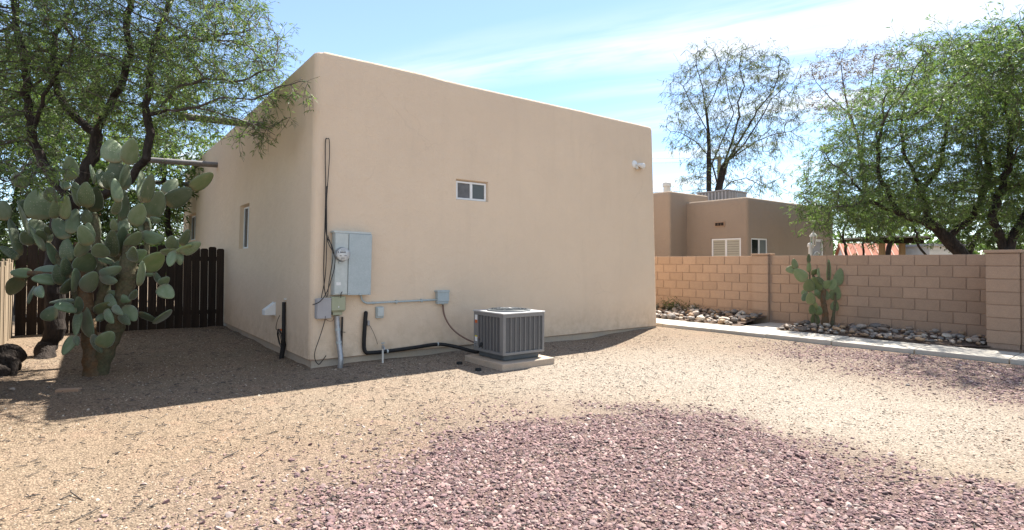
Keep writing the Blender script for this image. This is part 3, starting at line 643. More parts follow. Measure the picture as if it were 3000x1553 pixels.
# ------------------------------------------------------------------ neighbour's house
NC = Vector((6.68, 15.8, 0)); NZ = 3.32
def npt(s, t, z): return NC + FR * s + LE * t + UP * z
def build_neighbour():
    T = thing('stucco_house', 'lower brown stucco house beyond the block wall', 'house', npt(2.7, 4, 0))
    def body(s0, s1, t0, t1, z, name):
        r = 0.07; V = []; prof = [(0, 0), (z - .12, 0), (z - .04, .012), (z - .01, .04), (z, .09), (z, .22), (z - .25, .24)]
        n = None
        for zz, ins in prof:
            a, b, c, d = s0 + ins, s1 - ins, t0 + ins, t1 - ins; ring = []
            for cu, ct, a0 in ((a + r, c + r, math.pi), (b - r, c + r, 1.5 * math.pi), (b - r, d - r, 0), (a + r, d - r, .5 * math.pi)):
                ring += [(cu + r * math.cos(a0 + k * math.pi / 8), ct + r * math.sin(a0 + k * math.pi / 8)) for k in range(5)]
            n = len(ring); V += [npt(u, t, zz) for u, t in ring]
        F = [(i * n + k, i * n + (k + 1) % n, (i + 1) * n + (k + 1) % n, (i + 1) * n + k) for i in range(len(prof) - 1) for k in range(n)] + [tuple(reversed(range(n))), tuple(range((len(prof) - 1) * n, len(prof) * n))]
        return MB().add(V, F, False).build(name, 'stucco_n', T)
    main = body(0, 5.43, 0, 12, NZ, 'wall'); body(-0.85, 1.2, 2.02, 8, 3.62, 'wall')
    cs = []; ws = []
    o = npt(0, 1.16, 1.05); cs.append(frustum(o, -LE, UP, -FR, .94, 1.10, .06, .03, .012)); ws.append((o + FR * .05, -LE, UP, -FR, .94, 1.10, ('blind', 'blind')))
    o = npt(.19, 0, 1.05); cs.append(frustum(o, FR, UP, -LE, .88, 1.10, .06, .03, .012)); ws.append((o + LE * .05, FR, UP, -LE, .88, 1.10, ('glass', 'film')))
    o = npt(3.86, 0, 0.12); cs.append(frustum(o, FR, UP, -LE, .84, 2.12, .08, .03, .012))
    cut(main, cs)
    for i, a in enumerate(ws):
        wo = window(T, *a[:6], panes=a[6], fw_=0.045, mull=0.06)
        if i == 0:
            X, o = a[1], a[0]
            for k in range(14):
                z = 0.08 + k * 0.07
                for s in (0, 1):
                    MB().box(o + X * (0.055 + s * 0.45) + UP * z - FR * 0.020, X * 0.36, UP * 0.008, -FR * 0.006).build('blind_slat', 'ink', wo)  # dark strips paint the shade in the gaps between the blind's slats
    # security door
    o = npt(3.86, 0, .12) + LE * .07; X = FR; Nn = -LE; m = MB()
    for a, w, h in ((o, .075, 2.12), (o + X * .765, .075, 2.12), (o + X * .075 + UP * 2.03, .69, .09), (o + X * .075, .69, .12)): m.box(a, X * w, UP * h, Nn * .04)
    d = m.build('door', 'white', T)
    MB().box(o + X * .075 + UP * .12, X * .69, UP * 1.91, Nn * .012).build('screen', 'boxgrey', d)
    arc = [o + X * (.42 - .30 * math.cos(k * math.pi / 12)) + UP * (1.40 + .30 * math.sin(k * math.pi / 12)) + Nn * .03 for k in range(13)]
    MB().tube([o + X * .12 + UP * .15 + Nn * .03] + arc + [o + X * .72 + UP * .15 + Nn * .03], .013, 6).build('arch_bar', 'white', d)
    for k in range(5):
        x = .22 + k * .10; MB().tube([o + X * x + UP * .15 + Nn * .03, o + X * x + UP * (1.40 + math.sqrt(max(0, .09 - (x - .42) ** 2))) + Nn * .03], .009, 6).build('bar', 'white', d)
    # pierced vent block under the parapet
    o = npt(0, 1.03, 2.50); v = MB().box(o + FR * .01, -LE * .32, UP * .15, -FR * .04).build('vent_block', 'block', T)
    for k in range(3): MB().box(o - LE * (.025 + k * .095) + UP * .03 - FR * .031, -LE * .075, UP * .09, -FR * .012).build('vent_opening', 'wood_dark', v)
    # flue pipe and evaporative cooler stand on the roof
    c = px(1954, 556, 18.2); f = thing('flue_pipe', "short white flue pipe on the neighbour's roof", 'pipe', (c.x, c.y, 3.05))
    MB().tube([(c.x, c.y, 3.05), (c.x, c.y, 3.98)], .12, 14).build('pipe', 'offwhite', f); MB().lathe((c.x, c.y, 3.92), UP, [(.145, 0), (.145, .10), (.10, .15), (.01, .16)], 14).build('cap', 'offwhite', f)
    base = npt(2.1, 2.6, NZ - .25); K = thing('evaporative_cooler', "louvred grey cooler box on the neighbour's flat roof", 'cooler', base)
    b0 = npt(1.75, 1.7, NZ - .25); MB().box(b0, FR * 1.15, LE * 1.15, UP * 0.74).build('cabinet', 'acgrey', K, bevel=.01)
    MB().box(b0 - FR * .03 - LE * .03 + UP * .74, FR * 1.21, LE * 1.21, UP * .035).build('lid', 'boxgrey', K)
    for k in range(9): MB().box(b0 + LE * (.04 + k * .125) - FR * .022, LE * .045, UP * .72, FR * .02).build('slat', 'boxgrey', K)
    for k in range(6): MB().box(b0 + FR * (.04 + k * .09) - LE * .022, FR * .035, UP * .72, LE * .02).build('slat', 'boxgrey', K)
build_neighbour()
# ------------------------------------------------------------------ things on the house wall
def wbox(parent, name, mat, a, b, depth, out=0.0, bevel=0.004, tilt=0.0):
    """box on the front wall between photograph corners a (top left) and b (bottom right)"""
    u0, z1 = fw(*a); u1, z0 = fw(*b)
    return ubox(parent, name, mat, u0, u1, z0, z1, depth, out, bevel, tilt)
def ubox(parent, name, mat, u0, u1, z0, z1, depth, out=0.0, bevel=0.004, tilt=0.0):
    X = (FR * math.cos(tilt) - UP * math.sin(tilt)); Z = (UP * math.cos(tilt) + FR * math.sin(tilt))
    return MB().box(fp(u0, z0, out), X * (u1 - u0), Z * (z1 - z0), FN * depth).build(name, mat, parent, bevel=bevel)
def fpx(sx, sy, out=0.02):
    u, z = fw(sx, sy); return fp(u, z, out)
def smooth_path(P, n=6):
    """Catmull-Rom through the points"""
    P = [Vector(p) for p in P]; out = []
    for i in range(len(P) - 1):
        a, b, c, d = P[max(i - 1, 0)], P[i], P[i + 1], P[min(i + 2, len(P) - 1)]
        for k in range(n):
            t = k / n; out.append(0.5 * ((2 * b) + (c - a) * t + (2 * a - 5 * b + 4 * c - d) * t * t + (3 * b - a - 3 * c + d) * t ** 3))
    return out + [P[-1]]
def z3(x, y): return (880 + x / 1.803, 380 + y / 1.803)
def z5(x, y): return (880 + x / 2.9625, 650 + y / 2.9625)
def build_wall_things():
    # electrical panel
    u0, z0 = fw(968, 864); u1, z1 = fw(1075.5, 681); um, _ = fw(1007.6, 780); tl = 0.018
    T = thing('electrical_panel', 'tall grey steel electrical panel with a round glass meter', 'panel', fp((u0 + u1) / 2, z0))
    ubox(T, 'cabinet', 'galv', u0, u1, z0, z1 - .02, .115, tilt=tl)
    ubox(T, 'top_hood', 'galv', u0 - .004, u1 + .006, z1 - .028, z1, .135, tilt=tl)
    ubox(T, 'meter_door', 'galv', u0 + .006, um - .004, z0 + .012, z1 - .034, .012, out=.115, bevel=.003, tilt=tl)
    ubox(T, 'breaker_door', 'galv2', um + .004, u1 - .004, z0 - .004, z1 - .034, .022, out=.115, bevel=.003, tilt=tl)
    c = fpx(989.7, 746, .127); mt = MB().lathe(c, FN, [(.095, 0), (.095, .02), (.088, .028), (.086, .05)], 28).build('meter', 'conduit', T)
    MB().lathe(c + FN * .05, FN, [(.082, 0), (.082, .004), (.001, .0045)], 28).build('dial_plate', 'label_w', mt)
    MB().lathe(c + FN * .05, FN, [(.084, 0), (.084, .045), (.080, .06), (.06, .070), (.001, .073)], 28).build('glass_cover', 'clear', mt)
    for dx, dz, w, h in ((-.035, .018, .07, .018), (-.06, .02, .014, .012), (-.04, -.02, .022, .008), (.018, -.02, .03, .008), (-.02, -.045, .04, .005), (-.022, -.056, .044, .004), (-.025, .05, .05, .005)):
        MB().box(c + FN * .0548 + FR * dx + UP * dz, FR * w, UP * h, FN * .001).build('print', 'ink', mt)
    for a_, b_ in ((971, 684), (1003, 686), (970, 858), (1003, 860), (1013, 690), (1070, 692), (1012, 858), (1068, 860)):
        MB().lathe(fpx(a_, b_, .128 if a_ < 1008 else .138), FN, [(.006, 0), (.005, .003), (.001, .0035)], 8).build('screw', 'conduit', T)
    MB().box(fpx(1040, 864, .138), FR * .03, UP * .03, FN * .012).build('latch', 'galv2', T, bevel=.004); MB().box(fpx(975, 835, .1285), FR * .06, UP * .04, FN * .001).build('label', 'label_w', T)
    MB().box(fpx(980.5, 767, .127), FR * .03, UP * -.02, FN * .03).build('hasp', 'galv2', T)
    MB().tube([fpx(988, 871, .13), fpx(987.5, 858, .15), fpx(990, 853, .16)], .006, 6).build('latch_wire', 'cable', T)
    # boxes below
    T = thing('junction_box', 'plain grey plastic cable box left of the sage green box', 'box', fpx(941, 933))
    wbox(T, 'body', 'boxgrey', (921, 875), (962, 932), .085, bevel=.012); u, z = fw(921, 875); wbox(T, 'cover', 'boxgrey', (922, 873), (963, 931), .012, out=.088, bevel=.006)
    MB().tube([fpx(945.5, 927, .1), fpx(945.5, 927, .107)], .007, 8).build('lock', 'black', T)
    T = thing('utility_box', 'sage green telephone box on top of the wide conduit', 'box', fpx(985, 922))
    wbox(T, 'body', 'boxgreen', (966, 870), (1004, 912), .075, bevel=.008); wbox(T, 'cover', 'boxgreen', (963.5, 868.5), (1005, 908), .022, out=.076, bevel=.008)
    wbox(T, 'cable_entry', 'boxgreen', (970, 908), (998, 922), .06, bevel=.006); MB().box(fpx(983, 900, .0985), FR * .012, UP * .02, FN * .004).build('latch', 'label_w', T)
    pts = [z5(308, 815), z5(309, 860), z5(312, 930), z5(318, 1040), z5(323, 1130), z5(322, 1200), z5(312, 1300)]
    outs = [.04, .04, .05, .07, .10, .12, .10]; P = [fpx(*p, o) for p, o in zip(pts, outs)]; P[-1].z = -.08
    T = thing('metal_conduit', 'wide galvanised conduit curving from the sage box into the ground', 'conduit', (P[-1].x, P[-1].y, 0))
    MB().tube(smooth_path(P), .034, 14).build('pipe', 'conduit', T)
    for k in (2, 3):
        q = P[k]; MB().tube([q + UP * .014, q - UP * .014], .037, 14).build('coupling', 'galv2', T)
    T = thing('metal_conduit', 'thin black pipe stub on the wall right of the wide conduit', 'pipe', fpx(998, 1031))
    MB().tube([fpx(1001.5, 928, .02), fpx(1000, 980, .02), fpx(997.5, 1055, .03)], .012, 8).build('pipe', 'cable', T)
    MB().tube([fpx(995, 971, .03), fpx(1009, 973, .03)], .004, 6).build('strap', 'cable', T)
    # hanging cables
    T = thing('hanging_cables', 'bundle of loose black cables hanging down past the meter', 'cables', fpx(950, 870))
    runs = [[(140, 50), (131, 56), (129, 150), (131, 300), (127, 500), (121, 700), (122, 800), (126, 850), (136, 884)],
            [(140, 50), (148, 58), (149, 150), (136, 350), (130, 540), (148, 610), (163, 662), (180, 690), (190, 700)],
            [(133, 300), (133, 560), (160, 660), (162, 720), (145, 790), (118, 862), (85, 905), (47, 922)],
            [(131, 360), (131, 620), (123, 780), (104, 886), (110, 930), (124, 975), (120, 1012), (96, 1090), (70, 1168), (70, 1210), (88, 1236), (105, 1222), (128, 1190)],
            [(135, 560), (150, 660), (130, 800), (122, 880)]]
    for k, run in enumerate(runs):
        P = [fpx(*z3(*p), .02 + .012 * k + (.09 if p[1] > 560 and k in (1, 2, 4) else 0)) for p in run]
        MB().tube(smooth_path(P, 5), .0058, 6).build('cable', 'cable', T)
    P = [fpx(*z5(*p), .06) for p in ((205, 838), (235, 858), (265, 855), (278, 830))]; MB().tube(smooth_path(P, 5), .0035, 5).build('cable', 'whip', T)
    # conduit run and disconnect
    P = [fpx(*z3(*p), .03) for p in ((316, 872), (319, 892), (330, 908), (350, 916), (380, 915), (714, 898))]
    T = thing('conduit_run', 'thin grey conduit bending right from the panel to the small box', 'conduit', P[3])
    MB().tube(smooth_path(P, 5), .0125, 10).build('pipe', 'galv2', T); q = P[4]
    MB().tube([q - FR * .012, q + FR * .016], .017, 10).build('coupling', 'galv2', T)
    for f_ in (.35, .75):
        q = P[4].lerp(P[5], f_); MB().box(q - FR * .01 - UP * .024 - FN * .028, FR * .02, UP * .048, FN * .045).build('strap', 'galv2', T, bevel=.004)
    T = thing('disconnect_box', 'small blue grey disconnect box above the air conditioner', 'box', fpx(1290, 889))
    wbox(T, 'body', 'galv2', (1275, 855), (1306, 889), .075, bevel=.004); wbox(T, 'cover', 'galv2', (1273.5, 851.5), (1307.5, 882), .012, out=.076, bevel=.003); wbox(T, 'rain_hood', 'galv2', (1272.5, 851), (1308, 855), .10, bevel=.002)
    P = [fpx(*z3(745, 918), .04), fpx(*z3(752, 985), .06), fpx(*z3(775, 1048), .16), fpx(*z3(808, 1090), .34), fpx(*z3(850, 1110), .50)]
    P.append(hp(2.085, -0.80, .36))
    T = thing('flexible_whip', 'brown flexible conduit drooping from the disconnect box to the air conditioner', 'conduit', P[2])
    MB().tube(smooth_path(P, 6), .012, 8).build('hose', 'whip', T); MB().tube([P[0] + UP * .025, P[0] - UP * .015], .016, 10).build('connector', 'galv2', T)
    T = thing('outlet_box', 'small pale outlet box with a flip cover under the conduit run', 'box', fpx(1109, 932))
    wbox(T, 'body', 'galv2', (1099, 899), (1120, 931), .04, bevel=.004); wbox(T, 'cover', 'galv', (1101.5, 900.5), (1120, 926), .018, out=.041, bevel=.005)
    # refrigerant line
    P = [fpx(*z3(345, 972), .0), fpx(*z3(341, 968), .035), fpx(*z3(337, 1000), .04), fpx(*z3(333, 1060), .04), fpx(*z3(330, 1140), .04), fpx(*z3(338, 1172), .045), fpx(*z3(362, 1176), .05), fpx(*z3(450, 1168), .05), fpx(*z3(600, 1148), .05), fpx(*z3(715, 1131), .06), fpx(*z3(780, 1137), .22), fpx(*z3(840, 1152), .50)]
    P.append(hp(2.09, -0.86, .27))
    T = thing('refrigerant_line', 'black foam wrapped line running along the wall foot to the air conditioner', 'pipe', P[5])
    MB().tube(smooth_path(P, 5), .027, 10).build('insulation', 'black', T)
    for k in (7, 9): MB().tube([P[k] - FR * .012, P[k] + FR * .012], .0295, 10).build('tie', 'galv', T)
    MB().box(fpx(*z3(350, 1035), .01), FR * .03, UP * .07, FN * .03).build('escutcheon', 'boxgrey', T, bevel=.006)
    MB().tube(smooth_path([fpx(*z3(*p), .04) for p in ((358, 1030), (375, 1060), (390, 1095), (402, 1132))], 4), .003, 5).build('wire', 'cable', T)
    # hose bib
    a = fpx(*z3(410, 1150), .16); g = Vector((a.x, a.y, gzf(a.x, a.y) - .05))
    T = thing('hose_bib', 'garden tap on a pale standpipe in front of the wall', 'tap', (a.x, a.y, 0))
    MB().tube([g, a], .013, 10).build('pipe', 'offwhite', T); MB().tube([a, a + UP * .05], .018, 10).build('valve_body', 'conduit', T)
    MB().tube([a + UP * .03, a + UP * .025 + FN * .04, a + FN * .055 - UP * .01], .011, 8).build('spout', 'conduit', T)
    MB().tube([a + UP * .05, a + UP * .075], .006, 8).build('stem', 'conduit', T)
    MB().lathe(a + UP * .072, UP, [(.001, 0), (.026, .002), (.03, .006), (.026, .011), (.001, .012)], 8).build('handle', 'galv2', T)
    # floodlight
    T = thing('floodlight', 'white twin head floodlight high on the right end of the house wall', 'light', fpx(1858, 482, 0))
    c = fpx(1858, 481.5, 0); MB().lathe(c, FN, [(.075, 0), (.075, .018), (.06, .03), (.001, .032)], 20).build('back_plate', 'white', T)
    for dv, nm in ((FR * .55 + FN * .8 - UP * .28, 0), (FR * .95 + FN * .25 - UP * .22, 1)):
        dv = dv.normalized(); s = c + FN * .03 + FR * (.02 if nm == 0 else .06); MB().tube([c + FN * .02, s + dv * .04], .014, 8).build('arm', 'white', T)
        h = MB().lathe(s + dv * .03, dv, [(.001, 0), (.03, .004), (.036, .03), (.044, .07), (.055, .11), (.057, .125), (.048, .125), (.03, .09)], 18).build('lamp_head', 'white', T)
        MB().lathe(s + dv * .10, dv, [(.045, 0), (.03, .012), (.001, .016)], 16).build('lens', 'film', h)
    MB().tube([c + FN * .03 - UP * .03 + FR * .03, c + FN * .05 - UP * .10 + FR * .04], .028, 12).build('motion_sensor', 'offwhite', T)
    # dryer vent, black pipe and coil on the left face
    def lpx(sx, sy, out=0.02):
        t, z = lw(sx, sy); return lp(t, z, out)
    a = lpx(809, 889, 0); b = lpx(807, 923, 0); h = a.z - b.z; w = .17
    T = thing('dryer_vent', 'white hooded dryer vent low on the shaded left wall', 'vent', b)
    o = Vector((b.x, b.y, b.z)); o = o + LE * .0
    V = [o, o + UP * h, o + LN * .02 + UP * h, o + LN * .155 + UP * (h * .42), o + LN * .155 + UP * .0]
    MB().prism(V, LE * w).build('hood', 'white', T, bevel=.003); MB().box(o + LE * -.015 - UP * .015, LE * (w + .03), UP * (h + .03), LN * .006).build('flange', 'white', T)
    p0 = lpx(838, 885, .03); p1 = lpx(838, 1000, .035); p2 = lpx(834, 1062, .06); p2.z = -.06
    T = thing('black_pipe', 'black riser pipe with a coil of cable on the left wall', 'pipe', (p2.x, p2.y, 0))
    MB().tube([p0, p1], .026, 10).build('pipe', 'black', T); MB().tube([p1 + UP * .01, p1 - UP * .05, p2], [.028, .034, .034], 10).build('sleeve', 'black', T)
    c = lpx(836, 985, .065)
    for k, (rr, dx) in enumerate(((.115, 0), (.10, .012), (.125, -.01), (.085, .005))):
        MB().tube([c + LE * (rr * math.cos(a_) * .95 + dx) + UP * (rr * math.sin(a_) * 1.05 - .02) + LN * (.006 * k + .02 * math.sin(a_)) for a_ in np.linspace(0, 2 * math.pi, 25)], .0055, 5).build('cable_loop', 'cable', T)
    MB().tube(smooth_path([c + UP * .10, c + UP * .09 + LE * .12, c + UP * .085 + LE * .25, c + UP * .20 + LE * .20, c + UP * .30 + LE * .06], 4), .0045, 5).build('cable_end', 'cable', T)
    MB().box(p0 + UP * .03 - LE * .03, LE * .04, UP * .025, -LN * .04).build('clamp', 'offwhite', T, bevel=.005)
    MB().tube([c + UP * .095 - LE * .03, c + UP * .095 + LE * .03], .016, 8).build('tape', 'label_r', T)
build_wall_things()

# ------------------------------------------------------------------ air conditioner
def build_ac():
    u0, t0, S = 2.09, -1.373, 0.71; zb, zt = 0.175, 0.735
    P = thing('concrete_pad', 'square tan concrete pad under the air conditioner', 'pad', hp(u0 + .36, t0 + .36, 0))
    MB().box(hp(u0 - .09, t0 - .11, -.03), FR * .90, LE * .92, UP * .118).build('pad', 'padc', P, bevel=.012, seg=2)
    T = thing('air_conditioner', 'grey square outdoor air conditioner with louvred sides', 'air conditioner', hp(u0 + S / 2, t0 + S / 2, .09))
    MB().box(hp(u0 + .05, t0 + .05, .088), FR * (S - .10), LE * (S - .10), UP * (zb - .08)).build('base_pan', 'acbase', T, bevel=.02, seg=2)
    MB().box(hp(u0 + .02, t0 + .02, zb), FR * (S - .04), LE * (S - .04), UP * (zt - zb - .03)).build('coil', 'coil', T)
    # rails and posts
    m = MB()
    for z, h in ((zb - .005, .035), (zt - .065, .05)):
        m.box(hp(u0, t0, z), FR * S, LE * .03, UP * h); m.box(hp(u0, t0 + S - .03, z), FR * S, LE * .03, UP * h)
        m.box(hp(u0, t0 + .03, z), FR * .03, LE * (S - .06), UP * h); m.box(hp(u0 + S - .03, t0 + .03, z), FR * .03, LE * (S - .06), UP * h)
    m.build('frame', 'acgrey', T, bevel=.003)
    for u, t, w, d in ((-.002, -.002, .045, .085), (S - .035, -.002, .037, .04), (S - .03, S - .04, .032, .042), (-.002, S - .10, .045, .102)):
        MB().box(hp(u0 + u, t0 + t, zb - .004), FR * w, LE * d, UP * (zt - zb - .012)).build('corner_post', 'acgrey', T, bevel=.006, seg=2)
    for k in range(1, 8): MB().box(hp(u0 + .045 + k * .0815 + .0, t0 + .004, zb + .03), FR * .010, LE * .018, UP * (zt - zb - .095)).build('grille_bar', 'acgrey', T)
    for k in range(1, 7): MB().box(hp(u0 + .004, t0 + .083 + k * .0755, zb + .03), FR * .018, LE * .009, UP * (zt - zb - .095)).build('grille_bar', 'acgrey', T)
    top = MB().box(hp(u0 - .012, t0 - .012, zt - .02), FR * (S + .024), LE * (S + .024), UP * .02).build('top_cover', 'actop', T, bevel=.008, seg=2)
    c = hp(u0 + S / 2, t0 + S / 2, zt)
    MB().lathe(c, UP, [(.31, 0), (.31, .010), (.30, .018), (.275, .019), (.27, .002)], 36).build('fan_ring', 'acbase', top)
    MB().lathe(c, UP, [(.27, .001), (.05, .0015), (.001, .0015)], 30).build('fan_well', 'black', top)
    g = MB()
    for r in (.07, .12, .17, .22, .26): g.tube([c + FR * r * math.cos(a) + LE * r * math.sin(a) + UP * (.022 + .010 * (1 - r / .26)) for a in np.linspace(0, 2 * math.pi, 33)], .0035, 5)
    for k in range(10):
        a = k * math.pi / 5; d = FR * math.cos(a) + LE * math.sin(a); g.tube([c + d * .03 + UP * .032, c + d * .29 + UP * .02], .0035, 5)
    g.build('fan_guard', 'acbase', top); MB().lathe(c + UP * .02, UP, [(.05, 0), (.05, .016), (.001, .02)], 16).build('fan_cap', 'acgrey', top)
    for z, h, mt, t in ((.60, .07, 'label_w', .028), (.555, .045, 'label_r', .03), (.36, .02, 'label_y', .03), (.30, .06, 'label_w', .03)):
        MB().box(hp(u0 - .0022, t0 + S - .015 - t - .05, z), LE * .06, UP * h, FR * -.0012).build('sticker', mt, T)
    for dz in (.24, .27): MB().tube([hp(u0 - .03, t0 + S - .06, dz), hp(u0 + .02, t0 + S - .06, dz)], .014, 8).build('valve', 'conduit', T)
    for k, (sx, sy, nm) in enumerate(((1346, 1068, 'left of the pad, nearer the wall'), (1401, 1086, 'in front of the air conditioner'))):
        p = gp(sx, sy, 0.0); p.z = gzf(p.x, p.y)
        o = MB().lathe(p - UP * .01, UP, [(.038, 0), (.042, .005), (.042, .035), (.037, .042), (.032, .042), (.030, .03), (.001, .03)], 18).build('plastic_cap', 'black'); tag(o, 'round black plastic cap lying on the gravel ' + nm, 'cap')
build_ac()
# ------------------------------------------------------------------ prickly pears
def pad_mesh(name, seed):
    r2 = random.Random(seed); nr, ns = 11, 14; V = []; F = []
    bend = r2.uniform(-.06, .06); skew = r2.uniform(-.05, .05)
    for i in range(nr):
        s = (1 - math.cos(math.pi * i / (nr - 1))) / 2          # 0 base .. 1 tip
        wd = (math.sin(math.pi * (s ** 0.70)) ** 0.50 if 0 < s < 1 else 0.0) * 0.5
        wd = max(wd, 0.10 * (1 - s)) if s < .3 else wd
        th = 0.040 + 0.06 * math.sin(math.pi * s)
        if i == nr - 1: wd, th = 0.02, 0.012
        if i == 0: wd, th = 0.085, 0.07
        for k in range(ns):
            a = 2 * math.pi * k / ns; ca, sa = math.cos(a), math.sin(a)
            x = wd * (abs(ca) ** .9) * (1 if ca > 0 else -1); y = th * 0.5 * (abs(sa) ** .8) * (1 if sa > 0 else -1) * min(1, wd / .12)
            V.append((x + skew * math.sin(math.pi * s), y + bend * math.sin(math.pi * s) * 1.0, s))
    F = [(i * ns + k, i * ns + (k + 1) % ns, (i + 1) * ns + (k + 1) % ns, (i + 1) * ns + k) for i in range(nr - 1) for k in range(ns)]
    F += [tuple(reversed(range(ns))), tuple(range((nr - 1) * ns, nr * ns))]
    me = bpy.data.meshes.new(name); me.from_pydata(V, [], F); me.polygons.foreach_set('use_smooth', [True] * len(F)); return me
def pear(T, Z, sc_, org, pads, stems, d0, mats, seed, thick, spread=0.32, span=0.55, fat=1.02):
    """pads traced as (base, tip, width, turn); depth grows from the stem outwards"""
    r2 = random.Random(seed); f = lambda x, y: (org[0] + x / sc_, org[1] + y / sc_)
    done = []                                                   # (x0,y0,d0,x1,y1,d1)
    for pts, rad, mt, dd in stems:
        P = []; m = MB()
        for i, (x, y) in enumerate(pts): P.append(px(*f(x, y), d0 + dd))
        if mt[1]: P[0].z = -0.06
        P2 = smooth_path(P, 5); rr = np.interp(np.linspace(0, 1, len(P2)), np.linspace(0, 1, len(rad)), rad) / sc_ * d0 / FPX
        rr = [r * (1 + .09 * math.sin(i * 1.9) + .05 * math.sin(i * 3.7)) for i, r in enumerate(rr)]
        m.tube(P2, rr, 12).build('stem', mt[0], T)
        for a, b in zip(pts[:-1], pts[1:]): done.append((*a, d0 + dd, *b, d0 + dd))
    rest = list(pads); meshes = [pad_mesh('pad', seed * 10 + k) for k in range(5)]
    for k, me in enumerate(meshes): me.materials.append(MAT[mats[0]])
    mesh_y = meshes[1].copy(); mesh_y.materials.clear(); mesh_y.materials.append(MAT[mats[1]])
    while rest:
        best = None
        for i, p in enumerate(rest):
            for s in done:
                ex, ey = s[3] - s[0], s[4] - s[1]; L = ex * ex + ey * ey + 1e-6; k = min(1, max(0, ((p[0] - s[0]) * ex + (p[1] - s[1]) * ey) / L))
                dist = math.hypot(p[0] - s[0] - k * ex, p[1] - s[1] - k * ey)
                if best is None or dist < best[0]: best = (dist, i, s[2] + (s[5] - s[2]) * k)
        _, i, db = best; p = rest.pop(i); bx, by, tx, ty, w = p[:5]
        turn = R(p[5]) if len(p) > 5 and p[5] is not None else R(r2.uniform(-38, 38))
        front = p[6] if len(p) > 6 else None
        off = r2.uniform(-spread, spread) * .55 if front is None else front
        dbase = min(max(db + r2.uniform(-.05, .05) + (off * .35), d0 - span), d0 + span); dtip = min(max(dbase + off, d0 - span), d0 + span)
        done.append((bx, by, dbase, tx, ty, dtip))
        A = px(*f(bx, by), dbase); B = px(*f(tx, ty), dtip); ax = B - A; L = ax.length; az = ax.normalized()
        view = (A.lerp(B, .5) - Vector((0, 0, CAM_H))).normalized(); nrm = (view - az * view.dot(az)).normalized()
        nrm = Matrix.Rotation(turn, 3, az) @ nrm; xx = nrm.cross(az).normalized()
        wr = w / sc_ * dbase / FPX / max(.35, abs(math.cos(turn))) if abs(turn) < R(50) else max(w / sc_ * dbase / FPX, L * .55)
        th = thick * r2.uniform(.85, 1.2)
        me = mesh_y if (len(p) > 7 and p[7]) else r2.choice(meshes)
        o = bpy.data.objects.new('pad', me); C0.objects.link(o); o.parent = T
        Mx = Matrix((xx * wr * fat, nrm * th / 0.10, az * L * 1.04)).transposed().to_4x4(); Mx.translation = A - az * L * .04 - T.location
        o.matrix_basis = Mx
